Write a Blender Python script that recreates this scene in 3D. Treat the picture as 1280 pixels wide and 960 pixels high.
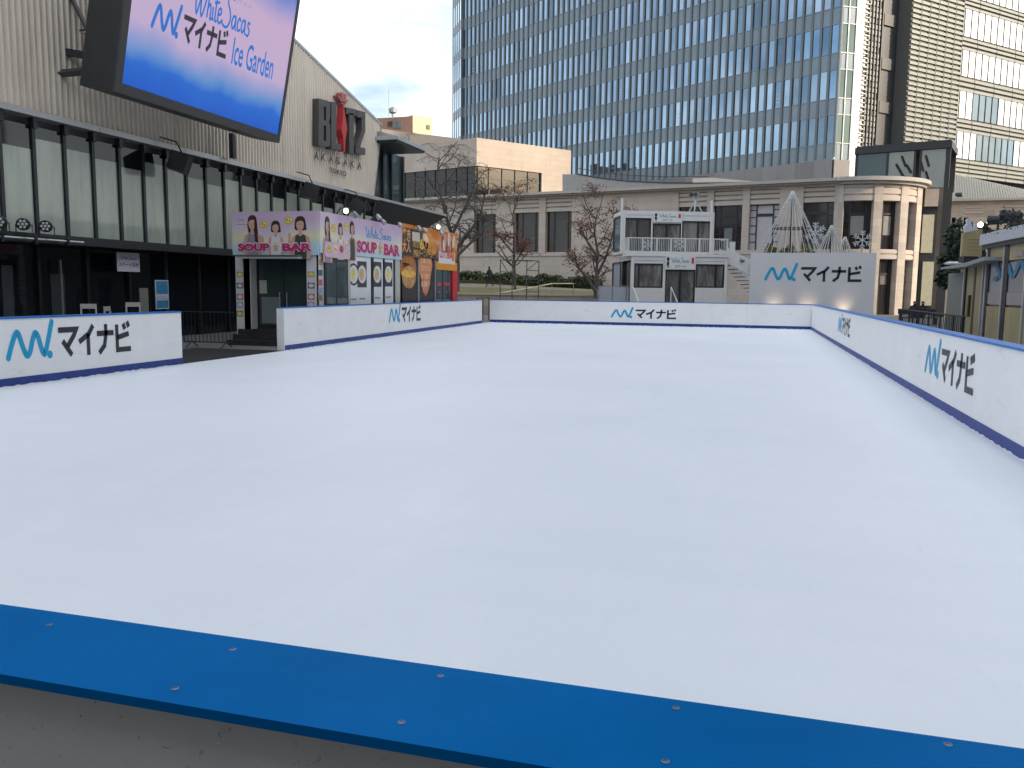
import bpy, bmesh, math, random
from math import sin, cos, tan, atan, atan2, radians, sqrt, pi, hypot
from mathutils import Vector, Matrix

# ------------------------------------------------------------------ scene, camera, light
for o in list(bpy.data.objects): bpy.data.objects.remove(o)
SC = bpy.context.scene
COL = SC.collection
FPX, ROLL, HY, EYE = 1041.0, 0.0115, 360.3, 1.65
PITCH = atan((480 - HY) * cos(ROLL) / FPX)
YAW = radians(15.6546)

cam_d = bpy.data.cameras.new('camera'); cam = bpy.data.objects.new('camera', cam_d); COL.objects.link(cam)
cam_d.sensor_width = 36.0; cam_d.lens = 36.0 * FPX / 1280.0
cam_d.clip_start = 0.05; cam_d.clip_end = 3000
M_ = Matrix.Rotation(YAW, 4, 'Z') @ Matrix.Rotation(pi / 2 - PITCH, 4, 'X') @ Matrix.Rotation(ROLL, 4, 'Z')
M_.translation = (0, 0, EYE); cam.matrix_world = M_
SC.camera = cam

SUN_DIR = Vector((0.95, -0.13, 0)).normalized(); SUN_EL = radians(21)
W = bpy.data.worlds.new('World'); SC.world = W; W.use_nodes = True
nt = W.node_tree; nt.nodes.clear()
sky = nt.nodes.new('ShaderNodeTexSky'); sky.sky_type = 'NISHITA'; sky.sun_disc = False
sky.sun_elevation = SUN_EL; sky.sun_rotation = atan2(SUN_DIR.x, SUN_DIR.y)
sky.air_density = 1.0; sky.dust_density = 3.0; sky.ozone_density = 1.2
tcw = nt.nodes.new('ShaderNodeTexCoord')
mpw = nt.nodes.new('ShaderNodeMapping'); mpw.inputs['Scale'].default_value = (1.6, 1.6, 4.2)
nzw = nt.nodes.new('ShaderNodeTexNoise'); nzw.inputs['Scale'].default_value = 1.7; nzw.inputs['Detail'].default_value = 7; nzw.inputs['Roughness'].default_value = .55
crw = nt.nodes.new('ShaderNodeValToRGB'); crw.color_ramp.elements[0].position = .34; crw.color_ramp.elements[1].position = .60
mxw = nt.nodes.new('ShaderNodeMixRGB'); mxw.inputs['Color2'].default_value = (7.6, 7.9, 8.4, 1)
mlw = nt.nodes.new('ShaderNodeMath'); mlw.operation = 'MULTIPLY'; mlw.inputs[1].default_value = .90
bg = nt.nodes.new('ShaderNodeBackground'); bg.inputs['Strength'].default_value = 0.14
ow = nt.nodes.new('ShaderNodeOutputWorld')
L = nt.links.new
L(tcw.outputs['Generated'], mpw.inputs['Vector']); L(mpw.outputs['Vector'], nzw.inputs['Vector'])
L(nzw.outputs['Fac'], crw.inputs['Fac']); L(crw.outputs['Color'], mlw.inputs[0]); L(mlw.outputs[0], mxw.inputs['Fac'])
L(sky.outputs['Color'], mxw.inputs['Color1']); L(mxw.outputs['Color'], bg.inputs['Color']); L(bg.outputs['Background'], ow.inputs['Surface'])

sun_d = bpy.data.lights.new('sun', 'SUN'); sun = bpy.data.objects.new('sun', sun_d); COL.objects.link(sun)
sun_d.energy = 2.5; sun_d.angle = radians(0.6); sun_d.color = (1.0, .85, .68)
sd = Vector((SUN_DIR.x * cos(SUN_EL), SUN_DIR.y * cos(SUN_EL), sin(SUN_EL)))
sun.rotation_euler = sd.to_track_quat('Z', 'Y').to_euler()
SC.view_settings.view_transform = 'Standard'; SC.view_settings.look = 'None'
SC.view_settings.exposure = 0.76; SC.view_settings.gamma = 1.0
SC.view_settings.use_curve_mapping = False
SC.cycles.max_bounces = 8; SC.cycles.use_denoising = True; SC.cycles.sample_clamp_indirect = 6

# ------------------------------------------------------------------ helpers: survey from the photo
def ray(x, y):
    s, c = sin(ROLL), cos(ROLL); a, b = x - 640, y - 480
    a2, b2 = a * c + b * s, -a * s + b * c
    fw = FPX * cos(PITCH) - b2 * sin(PITCH); dn = FPX * sin(PITCH) + b2 * cos(PITCH)
    cy, sy = cos(YAW), sin(YAW)
    return Vector((a2 * cy - fw * sy, a2 * sy + fw * cy, -dn)) / FPX
EYEP = Vector((0, 0, EYE))
FWD = Vector((-sin(YAW) * cos(PITCH), cos(YAW) * cos(PITCH), -sin(PITCH)))
def at(x, y, depth):
    d = ray(x, y); return EYEP + d * (depth / d.dot(FWD))
def onz(x, y, z):
    d = ray(x, y); return EYEP + d * ((z - EYE) / d.z)

class Frame:
    """vertical wall frame: a along u, b outwards along n, z up"""
    def __init__(s, o, u):
        s.o = Vector((o[0], o[1])); s.u = Vector((u[0], u[1])).normalized(); s.n = Vector((s.u.y, -s.u.x))
    def w(s, a, b, z):
        p = s.o + s.u * a + s.n * b; return Vector((p.x, p.y, z))
    def on(s, x, y, b=0.0):
        d = ray(x, y); q = s.o + s.n * b; n3 = Vector((s.n.x, s.n.y, 0))
        t = (Vector((q.x, q.y, 0)) - EYEP).dot(n3) / d.dot(n3); p = EYEP + d * t
        return (Vector((p.x, p.y)) - s.o).dot(s.u), p.z
    def loc(s, p): 
        q = Vector((p[0], p[1])) - s.o; return q.dot(s.u), q.dot(s.n)
WORLD = Frame((0, 0), (1, 0))     # a = x, b = -y
class GF:                          # general frame with its own three axes
    def __init__(s, o, u, n, v): s.o, s.u3, s.n3, s.v3 = Vector(o), Vector(u).normalized(), Vector(n).normalized(), Vector(v).normalized()
    def w(s, a, b, z): return s.o + s.u3 * a + s.n3 * b + s.v3 * z

class MB:
    def __init__(s, fr=WORLD): s.fr = fr; s.v = []; s.f = []; s.m = []
    def _add(s, pts, faces, m):
        k = len(s.v); s.v += [tuple(p) for p in pts]
        for f in faces: s.f.append(tuple(i + k for i in f)); s.m.append(m)
    def box(s, a0, a1, b0, b1, z0, z1, m=0):
        if a0 > a1: a0, a1 = a1, a0
        if b0 > b1: b0, b1 = b1, b0
        if z0 > z1: z0, z1 = z1, z0
        w = s.fr.w
        P = [w(a0, b0, z0), w(a1, b0, z0), w(a1, b1, z0), w(a0, b1, z0), w(a0, b0, z1), w(a1, b0, z1), w(a1, b1, z1), w(a0, b1, z1)]
        s._add(P, [(0, 1, 2, 3), (4, 7, 6, 5), (0, 4, 5, 1), (1, 5, 6, 2), (2, 6, 7, 3), (3, 7, 4, 0)], m); return s
    def prism(s, poly, b0, b1, m=0, mside=None):
        n = len(poly); w = s.fr.w
        P = [w(a, b1, z) for a, z in poly] + [w(a, b0, z) for a, z in poly]
        s._add(P, [tuple(range(n))], m); s._add(P, [tuple(range(2 * n - 1, n - 1, -1))], m)
        s._add(P, [(i, n + i, n + (i + 1) % n, (i + 1) % n) for i in range(n)], m if mside is None else mside); return s
    def slab(s, poly, z0, z1, m=0):          # horizontal polygon in world xy
        n = len(poly); P = [(x, y, z1) for x, y in poly] + [(x, y, z0) for x, y in poly]
        s._add(P, [tuple(range(n))], m); s._add(P, [tuple(range(2 * n - 1, n - 1, -1))], m)
        s._add(P, [(i, n + i, n + (i + 1) % n, (i + 1) % n) for i in range(n)], m); return s
    def face(s, pts, m=0): s._add(pts, [tuple(range(len(pts)))], m); return s
    def tube(s, pts, r, n=8, m=0, r2=None, cap=True):
        pts = [Vector(p) for p in pts]; k = len(pts); rings = []
        for i, p in enumerate(pts):
            t = (pts[min(i + 1, k - 1)] - pts[max(i - 1, 0)]).normalized()
            x = t.cross(Vector((0, 0, 1)) if abs(t.z) < .9 else Vector((1, 0, 0))).normalized(); y = t.cross(x)
            rr = r if r2 is None else r + (r2 - r) * i / max(1, k - 1)
            rings += [p + (x * cos(2 * pi * j / n) + y * sin(2 * pi * j / n)) * rr for j in range(n)]
        F = [(i * n + j, i * n + (j + 1) % n, (i + 1) * n + (j + 1) % n, (i + 1) * n + j) for i in range(k - 1) for j in range(n)]
        if cap: F += [tuple(range(n - 1, -1, -1)), tuple(range((k - 1) * n, k * n))]
        s._add(rings, F, m); return s
    def lathe(s, o, axis, prof, n=12, m=0):  # prof: (r, h) along axis
        o = Vector(o); t = Vector(axis).normalized()
        x = t.cross(Vector((0, 0, 1)) if abs(t.z) < .9 else Vector((1, 0, 0))).normalized(); y = t.cross(x)
        P = [o + t * h + (x * cos(2 * pi * j / n) + y * sin(2 * pi * j / n)) * r for r, h in prof for j in range(n)]; k = len(prof)
        F = [(i * n + j, i * n + (j + 1) % n, (i + 1) * n + (j + 1) % n, (i + 1) * n + j) for i in range(k - 1) for j in range(n)]
        F += [tuple(range(n - 1, -1, -1)), tuple(range((k - 1) * n, k * n))]
        s._add(P, F, m); return s
    def ellipse(s, a, z, ra, rz, b0, b1, m=0, n=16, rot=0.0):
        return s.prism([(a + ra * cos(2 * pi * i / n) * cos(rot) - rz * sin(2 * pi * i / n) * sin(rot), z + ra * cos(2 * pi * i / n) * sin(rot) + rz * sin(2 * pi * i / n) * cos(rot)) for i in range(n)], b0, b1, m)
    def stroke(s, pts, wd, b0, b1, m=0, rnd=False, sc=(1, 1), off=(0, 0)):
        """flat ribbon of width wd along a polyline in frame (a, z); sc/off map from lettering units"""
        n = len(pts); Lf = []; Rt = []
        for i, p in enumerate(pts):
            d0 = Vector(pts[i]) - Vector(pts[i - 1]) if i > 0 else None
            d1 = Vector(pts[i + 1]) - Vector(pts[i]) if i < n - 1 else None
            if d0 is None: d0 = d1
            if d1 is None: d1 = d0
            d0 = d0.normalized(); d1 = d1.normalized(); t = (d0 + d1)
            t = t.normalized() if t.length > 1e-4 else d0
            k = min(2.2, 1 / max(.35, abs(t.dot(d1)))); nn = Vector((-t.y, t.x)) * (wd / 2 * k)
            Lf.append(Vector(p) + nn); Rt.append(Vector(p) - nn)
        if rnd:
            def capp(c, d):
                return [Vector(c) + Vector((d.x * cos(q) - d.y * sin(q), d.x * sin(q) + d.y * cos(q))) * (wd / 2) for q in [radians(x) for x in (60, 30, 0, -30, -60)]]
            e = capp(pts[-1], (Vector(pts[-1]) - Vector(pts[-2])).normalized()); b = capp(pts[0], (Vector(pts[0]) - Vector(pts[1])).normalized())
        else: e = []; b = []
        w = s.fr.w
        mp = lambda p: (off[0] + p[0] * sc[0], off[1] + p[1] * sc[1])
        P = [w(*(lambda q: (q[0], b1, q[1]))(mp(p))) for p in Lf + Rt] + [w(*(lambda q: (q[0], b0, q[1]))(mp(p))) for p in Lf + Rt]
        F = []
        for i in range(n - 1):
            F.append((i, n + i, n + i + 1, i + 1)); F.append((2 * n + i, 2 * n + i + 1, 3 * n + i + 1, 3 * n + i))
            F.append((i, i + 1, 2 * n + i + 1, 2 * n + i)); F.append((n + i, 3 * n + i, 3 * n + i + 1, n + i + 1))
        F.append((0, 2 * n, 3 * n, n)); F.append((n - 1, 2 * n - 1, 4 * n - 1, 3 * n - 1))
        s._add(P, F, m)
        for cpts, l, r in ((e, Lf[-1], Rt[-1]), (b, Rt[0], Lf[0])):
            if cpts: s.prism([mp(l)] + [mp(p) for p in cpts] + [mp(r)], b0, b1, m)
        return s
    def text(s, txt, a, z, h, b0, b1, m=0, width=None, bold=0.0, shear=0.0, align='LEFT', slope=0.0):
        me = text_mesh(txt, bold, shear)
        if not me.vertices: return s
        xs = [v.co.x for v in me.vertices]; ys = [v.co.y for v in me.vertices]
        x0, x1, y0, y1 = min(xs), max(xs), min(ys), max(ys)
        kz = h / max(1e-6, y1 - y0); ka = kz if width is None else width / max(1e-6, x1 - x0)
        if align == 'CENTER': a -= (x1 - x0) * ka / 2
        w = s.fr.w; P = []
        for v in me.vertices:
            P.append(w(a + (v.co.x - x0) * ka, b1, z + (v.co.y - y0) * kz + slope * (v.co.x - x0) * ka))
        s._add(P, [tuple(p.vertices) for p in me.polygons], m); return s
    def build(s, name, mats, parent=None, smooth=False):
        me = bpy.data.meshes.new(name); base = origin_of(parent)
        me.from_pydata([(x - base.x, y - base.y, z - base.z) for x, y, z in s.v], [], s.f)
        mats = mats if isinstance(mats, (list, tuple)) else [mats]
        for mt in mats: me.materials.append(mt)
        me.polygons.foreach_set('material_index', s.m)
        if smooth: me.polygons.foreach_set('use_smooth', [True] * len(me.polygons))
        bm = bmesh.new(); bm.from_mesh(me); bmesh.ops.recalc_face_normals(bm, faces=bm.faces); bm.to_mesh(me); bm.free()
        o = bpy.data.objects.new(name, me); COL.objects.link(o)
        if parent: o.parent = parent
        return o
_txt = {}
def text_mesh(txt, bold=0.0, shear=0.0):
    k = (txt, bold, shear)
    if k not in _txt:
        c = bpy.data.curves.new('lettering', 'FONT'); c.body = txt; c.offset = bold; c.shear = shear; c.resolution_u = 3
        o = bpy.data.objects.new('lettering', c); COL.objects.link(o)
        bpy.context.view_layer.update()
        dg = bpy.context.evaluated_depsgraph_get()
        _txt[k] = bpy.data.meshes.new_from_object(o.evaluated_get(dg))
        bpy.data.objects.remove(o)
    return _txt[k]
def origin_of(p):
    v = Vector((0, 0, 0))
    while p: v += p.location; p = p.parent
    return v
def thing(name, label, cat, loc=(0, 0, 0), group=None):
    o = bpy.data.objects.new(name, None); COL.objects.link(o); o.location = loc; o.empty_display_size = .2
    o['label'] = label; o['category'] = cat
    if group: o['group'] = group
    return o
def tag(o, label, cat, group=None):
    o['label'] = label; o['category'] = cat
    if group: o['group'] = group
    return o
def struct(o, kind='structure'): o['kind'] = kind; return o
def dup(root, loc, label, rotz=0.0):
    r = root.copy(); COL.objects.link(r); r.location = loc; r.rotation_euler = (0, 0, rotz); r['label'] = label
    for ch in list(root.children):
        c = ch.copy(); COL.objects.link(c); c.parent = r
        for g in ch.children:
            d = g.copy(); COL.objects.link(d); d.parent = c
    return r
R = random.Random(7)

# ------------------------------------------------------------------ materials
MATS = {}
def mat(name, col, rough=.6, metal=0.0, var=.10, scale=3.0, bump=0.0, bscale=40.0, spec=.5, emit=None, estr=0.0, stretch=(1, 1, 1), alpha=None, trans=0.0):
    if name in MATS: return MATS[name]
    m = bpy.data.materials.new(name); m.use_nodes = True; t = m.node_tree; p = t.nodes['Principled BSDF']
    p.inputs['Roughness'].default_value = rough; p.inputs['Metallic'].default_value = metal
    p.inputs['Specular IOR Level'].default_value = spec; p.inputs['Base Color'].default_value = (*col, 1)
    if trans: p.inputs['Transmission Weight'].default_value = trans
    g = t.nodes.new('ShaderNodeNewGeometry'); mp = t.nodes.new('ShaderNodeMapping'); mp.inputs['Scale'].default_value = stretch
    t.links.new(g.outputs['Position'], mp.inputs['Vector'])
    if var:
        n = t.nodes.new('ShaderNodeTexNoise'); n.inputs['Scale'].default_value = scale; n.inputs['Detail'].default_value = 6; n.inputs['Roughness'].default_value = .6
        r = t.nodes.new('ShaderNodeValToRGB'); r.color_ramp.elements[0].position = .3; r.color_ramp.elements[1].position = .7
        r.color_ramp.elements[0].color = (*[max(0, c * (1 - var)) for c in col], 1); r.color_ramp.elements[1].color = (*[min(1, c * (1 + var)) for c in col], 1)
        t.links.new(mp.outputs['Vector'], n.inputs['Vector']); t.links.new(n.outputs['Fac'], r.inputs['Fac']); t.links.new(r.outputs['Color'], p.inputs['Base Color'])
    if bump:
        n2 = t.nodes.new('ShaderNodeTexNoise'); n2.inputs['Scale'].default_value = bscale; n2.inputs['Detail'].default_value = 4
        b = t.nodes.new('ShaderNodeBump'); b.inputs['Strength'].default_value = bump; b.inputs['Distance'].default_value = .02
        t.links.new(mp.outputs['Vector'], n2.inputs['Vector']); t.links.new(n2.outputs['Fac'], b.inputs['Height']); t.links.new(b.outputs['Normal'], p.inputs['Normal'])
    if emit: p.inputs['Emission Color'].default_value = (*emit, 1); p.inputs['Emission Strength'].default_value = estr
    MATS[name] = m; return m
def wallco(t, fr):
    """texture vector (along wall, height, 0) for the frame"""
    g = t.nodes.new('ShaderNodeNewGeometry'); d = t.nodes.new('ShaderNodeVectorMath'); d.operation = 'DOT_PRODUCT'; d.inputs[1].default_value = (fr.u.x, fr.u.y, 0)
    s = t.nodes.new('ShaderNodeSeparateXYZ'); c = t.nodes.new('ShaderNodeCombineXYZ')
    t.links.new(g.outputs['Position'], d.inputs[0]); t.links.new(g.outputs['Position'], s.inputs[0]); t.links.new(d.outputs['Value'], c.inputs['X']); t.links.new(s.outputs['Z'], c.inputs['Y'])
    return c.outputs[0], g
def stone(name, col, fr, bw=1.2, bh=.55, mortar=.012, dark=.72, var=.10, rough=.75, mixed=.12):
    m = bpy.data.materials.new(name); m.use_nodes = True; t = m.node_tree; p = t.nodes['Principled BSDF']; p.inputs['Roughness'].default_value = rough
    co, g = wallco(t, fr)
    b = t.nodes.new('ShaderNodeTexBrick'); b.inputs['Scale'].default_value = 1; b.inputs['Brick Width'].default_value = bw; b.inputs['Row Height'].default_value = bh
    b.inputs['Mortar Size'].default_value = mortar; b.inputs['Mortar Smooth'].default_value = .3; b.inputs['Bias'].default_value = 0
    b.inputs['Color1'].default_value = (*[c * (1 + mixed) for c in col], 1); b.inputs['Color2'].default_value = (*[c * (1 - mixed) for c in col], 1); b.inputs['Mortar'].default_value = (*[c * dark for c in col], 1)
    t.links.new(co, b.inputs['Vector'])
    n = t.nodes.new('ShaderNodeTexNoise'); n.inputs['Scale'].default_value = .35; n.inputs['Detail'].default_value = 8; n.inputs['Roughness'].default_value = .7
    mp = t.nodes.new('ShaderNodeMapping'); mp.inputs['Scale'].default_value = (1.6, 1.6, .45); t.links.new(g.outputs['Position'], mp.inputs['Vector']); t.links.new(mp.outputs['Vector'], n.inputs['Vector'])
    r = t.nodes.new('ShaderNodeMapRange'); r.inputs['From Min'].default_value = .3; r.inputs['From Max'].default_value = .7; r.inputs['To Min'].default_value = 1 - var; r.inputs['To Max'].default_value = 1 + var
    t.links.new(n.outputs['Fac'], r.inputs['Value'])
    x = t.nodes.new('ShaderNodeVectorMath'); x.operation = 'SCALE'; t.links.new(b.outputs['Color'], x.inputs[0]); t.links.new(r.outputs['Result'], x.inputs['Scale'])
    t.links.new(x.outputs['Vector'], p.inputs['Base Color'])
    bu = t.nodes.new('ShaderNodeBump'); bu.inputs['Strength'].default_value = .35; bu.inputs['Distance'].default_value = .01
    t.links.new(b.outputs['Fac'], bu.inputs['Height']); bu.invert = True; t.links.new(bu.outputs['Normal'], p.inputs['Normal'])
    MATS[name] = m; return m
def glass(name, col, rough=.04, metal=.0, spec=.9, wave=.02, wscale=.6, var=.12):
    m = mat(name, col, rough, metal, var, .5, 0, spec=spec); t = m.node_tree; p = t.nodes['Principled BSDF']
    g = t.nodes.new('ShaderNodeNewGeometry'); n = t.nodes.new('ShaderNodeTexNoise'); n.inputs['Scale'].default_value = wscale; n.inputs['Detail'].default_value = 2
    b = t.nodes.new('ShaderNodeBump'); b.inputs['Strength'].default_value = wave; b.inputs['Distance'].default_value = .3
    t.links.new(g.outputs['Position'], n.inputs['Vector']); t.links.new(n.outputs['Fac'], b.inputs['Height']); t.links.new(b.outputs['Normal'], p.inputs['Normal'])
    return m
def zramp(name, stops, z0, z1, rough=.5, emit=0.0, noise=0.0, axis=None, spec=.5):
    """printed colour picture: a ramp along height (or along axis) broken up with noise"""
    m = bpy.data.materials.new(name); m.use_nodes = True; t = m.node_tree; p = t.nodes['Principled BSDF']; p.inputs['Roughness'].default_value = rough; p.inputs['Specular IOR Level'].default_value = spec
    g = t.nodes.new('ShaderNodeNewGeometry'); d = t.nodes.new('ShaderNodeVectorMath'); d.operation = 'DOT_PRODUCT'; d.inputs[1].default_value = axis or (0, 0, 1)
    t.links.new(g.outputs['Position'], d.inputs[0])
    mr = t.nodes.new('ShaderNodeMapRange'); mr.inputs['From Min'].default_value = z0; mr.inputs['From Max'].default_value = z1; t.links.new(d.outputs['Value'], mr.inputs['Value'])
    n = t.nodes.new('ShaderNodeTexNoise'); n.inputs['Scale'].default_value = .8; n.inputs['Detail'].default_value = 2; t.links.new(g.outputs['Position'], n.inputs['Vector'])
    ad = t.nodes.new('ShaderNodeMath'); ad.operation = 'MULTIPLY_ADD'; ad.inputs[1].default_value = noise; t.links.new(n.outputs['Fac'], ad.inputs[0])
    sb = t.nodes.new('ShaderNodeMath'); sb.operation = 'SUBTRACT'; sb.inputs[1].default_value = noise * .5; t.links.new(mr.outputs['Result'], sb.inputs[0]); t.links.new(sb.outputs[0], ad.inputs[2])
    r = t.nodes.new('ShaderNodeValToRGB'); e = r.color_ramp.elements
    while len(e) < len(stops): e.new(.5)
    for k, (pos, c) in zip(e, stops): k.position = pos; k.color = (*c, 1)
    t.links.new(ad.outputs[0], r.inputs['Fac'])
    if emit:
        p.inputs['Base Color'].default_value = (.02, .02, .02, 1); t.links.new(r.outputs['Color'], p.inputs['Emission Color']); p.inputs['Emission Strength'].default_value = emit
    else: t.links.new(r.outputs['Color'], p.inputs['Base Color'])
    MATS[name] = m; return m

white = mat('white_board', (.86, .86, .85), .42, var=.035, scale=1.4, bump=.02, bscale=9)
white2 = mat('white_paint', (.74, .74, .73), .5, var=.05, scale=2)
navy = mat('navy_strip', (.012, .042, .24), .5, var=.35, scale=6)
blue = mat('blue_cap', (.004, .15, .50), .45, var=.10, scale=2, bump=.03, bscale=60)
cyan = mat('cyan_print', (.0, .34, .60), .45, var=.03)
ink = mat('black_print', (.018, .018, .022), .45, var=.1)
black = mat('black_metal', (.014, .016, .019), .45, var=.2)
dark = mat('dark_metal', (.030, .034, .038), .42, var=.2)
gunm = mat('gun_metal', (.060, .064, .070), .38, .3, var=.15)
steel = mat('steel', (.42, .43, .44), .35, .8, var=.1)
grey = mat('grey_metal', (.25, .26, .27), .45, .3, var=.1)
silver = mat('silver_trim', (.50, .51, .52), .35, .35, var=.06)
darkglass = glass('dark_glass', (.010, .014, .018), .05, spec=.45)
clearglass = glass('clear_glass', (.05, .08, .085), .03, spec=.7)
lampwhite = mat('lamp_glow', (.9, .8, .6), .3, var=0, emit=(1, .78, .45), estr=9)
lens = mat('lens', (.35, .36, .38), .15, .4, var=.2, scale=30)
rubber = mat('rubber_mat', (.012, .012, .013), .85, var=.3, scale=8, bump=.3, bscale=30)

# ------------------------------------------------------------------ ground, ice, lawn
GZ = -0.12
paving = mat('paving', (.17, .165, .16), .8, var=.18, scale=1.2, bump=.1, bscale=12)
g = MB(); g.slab([(-1600, -1600), (1600, -1600), (1600, 1600), (-1600, 1600)], GZ - .5, GZ); struct(g.build('ground', paving))
def ice_material():
    m = bpy.data.materials.new('ice'); m.use_nodes = True; t = m.node_tree; p = t.nodes['Principled BSDF']
    p.inputs['Roughness'].default_value = .50; p.inputs['Specular IOR Level'].default_value = .22
    ge = t.nodes.new('ShaderNodeNewGeometry')
    n1 = t.nodes.new('ShaderNodeTexNoise'); n1.inputs['Scale'].default_value = .22; n1.inputs['Detail'].default_value = 6
    n2 = t.nodes.new('ShaderNodeTexNoise'); n2.inputs['Scale'].default_value = 30; n2.inputs['Detail'].default_value = 6; n2.inputs['Roughness'].default_value = .75
    mp = t.nodes.new('ShaderNodeMapping'); mp.inputs['Rotation'].default_value = (0, 0, radians(24)); mp.inputs['Scale'].default_value = (.12, 2.2, 1)
    n3 = t.nodes.new('ShaderNodeTexNoise'); n3.inputs['Scale'].default_value = 1.6; n3.inputs['Detail'].default_value = 5
    for n in (n1, n2): t.links.new(ge.outputs['Position'], n.inputs['Vector'])
    t.links.new(ge.outputs['Position'], mp.inputs['Vector']); t.links.new(mp.outputs['Vector'], n3.inputs['Vector'])
    a = t.nodes.new('ShaderNodeMath'); a.operation = 'MULTIPLY_ADD'; a.inputs[1].default_value = .45; t.links.new(n2.outputs['Fac'], a.inputs[0]); t.links.new(n1.outputs['Fac'], a.inputs[2])
    a2 = t.nodes.new('ShaderNodeMath'); a2.operation = 'MULTIPLY_ADD'; a2.inputs[1].default_value = .22; t.links.new(n3.outputs['Fac'], a2.inputs[0]); t.links.new(a.outputs[0], a2.inputs[2])
    r = t.nodes.new('ShaderNodeValToRGB'); r.color_ramp.elements[0].position = .45; r.color_ramp.elements[1].position = 1.15
    r.color_ramp.elements[0].color = (.705, .745, .79, 1); r.color_ramp.elements[1].color = (.80, .83, .86, 1)
    t.links.new(a2.outputs[0], r.inputs['Fac']); t.links.new(r.outputs['Color'], p.inputs['Base Color'])
    b = t.nodes.new('ShaderNodeBump'); b.inputs['Strength'].default_value = .22; b.inputs['Distance'].default_value = .012
    t.links.new(n2.outputs['Fac'], b.inputs['Height']); t.links.new(b.outputs['Normal'], p.inputs['Normal'])
    return m
def mottle(m, mark_col, amount, scale=5.0, lo=.56, hi=.70, stretch=(1, 1, 1)):
    """noise blotches over a material: scuffs and marks, painted reflections on the container glass"""
    t = m.node_tree; p = t.nodes['Principled BSDF']; src = p.inputs['Base Color'].links[0].from_socket
    ge = t.nodes.new('ShaderNodeNewGeometry'); mp = t.nodes.new('ShaderNodeMapping'); mp.inputs['Scale'].default_value = stretch; t.links.new(ge.outputs['Position'], mp.inputs['Vector'])
    n = t.nodes.new('ShaderNodeTexNoise'); n.inputs['Scale'].default_value = scale; n.inputs['Detail'].default_value = 8; n.inputs['Roughness'].default_value = .72; n.inputs['Distortion'].default_value = .4; t.links.new(mp.outputs['Vector'], n.inputs['Vector'])
    r = t.nodes.new('ShaderNodeValToRGB'); r.color_ramp.elements[0].position = lo; r.color_ramp.elements[1].position = hi; r.color_ramp.elements[0].color = (0, 0, 0, 1); r.color_ramp.elements[1].color = (amount,) * 3 + (1,); t.links.new(n.outputs['Fac'], r.inputs['Fac'])
    x = t.nodes.new('ShaderNodeMixRGB'); x.inputs['Color2'].default_value = (*mark_col, 1); t.links.new(r.outputs['Color'], x.inputs['Fac']); t.links.new(src, x.inputs['Color1']); t.links.new(x.outputs['Color'], p.inputs['Base Color'])
mottle(white, (.45, .46, .48), .45, 2.2, .58, .74, (1, 1, 2.5))
mottle(blue, (.01, .06, .20), .6, 3, .56, .72, (1, 1, 4))
ice = ice_material()
mottle(ice, (.84, .865, .89), .55, 1.1, .52, .72, (.9, .25, 1)); mottle(ice, (.64, .69, .75), .20, 9, .60, .70, (1.6, .12, 1))
RL, RR, RN, RF = -11.3, 2.72, 1.0, 38.75
g = MB(); g.slab([(RL, RN), (RR, RN), (RR, RF), (-12.05, RF), (-12.05, 37.3), (RL - .02, 18.9)], GZ, 0.0); struct(g.build('ice_rink', ice))
g = MB(); g.slab([(-14.2, 14.4), (RL - .03, 14.4), (RL - .03, 19.2), (-14.2, 19.2)], GZ, -.03); struct(g.build('walkway_mat', rubber))
# lawn terrace rising towards the stone building behind a low wall
grass = mat('lawn_grass', (.16, .145, .055), .9, var=.35, scale=2.2, bump=.6, bscale=25)
g = MB()
def lawn_z(x, y):
    k = max(0, min(1, (y - 54.6) / 22)); s = max(0, min(1, (-6 - x) / 18)); return 1.22 + (0.2 + .75 * s) * k
xs = [-34 + i * 1.6 for i in range(19)]; ys = [54.6 + i * 1.5 for i in range(20)]
for i in range(len(xs) - 1):
    for j in range(len(ys) - 1):
        g.face([(xs[i], ys[j], lawn_z(xs[i], ys[j])), (xs[i + 1], ys[j], lawn_z(xs[i + 1], ys[j])), (xs[i + 1], ys[j + 1], lawn_z(xs[i + 1], ys[j + 1])), (xs[i], ys[j + 1], lawn_z(xs[i], ys[j + 1]))])
struct(g.build('lawn', grass))
g = MB()
pth = mat('path_concrete', (.21, .20, .19), .8, var=.12, scale=1)
for i in range(len(xs) - 1):
    y0, y1 = 66.5, 70.4
    g.face([(xs[i], y0, lawn_z(xs[i], y0) + .012), (xs[i + 1], y0, lawn_z(xs[i + 1], y0) + .012), (xs[i + 1], y1, lawn_z(xs[i + 1], y1) + .012), (xs[i], y1, lawn_z(xs[i], y1) + .012)])
struct(g.build('path', pth))

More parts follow.
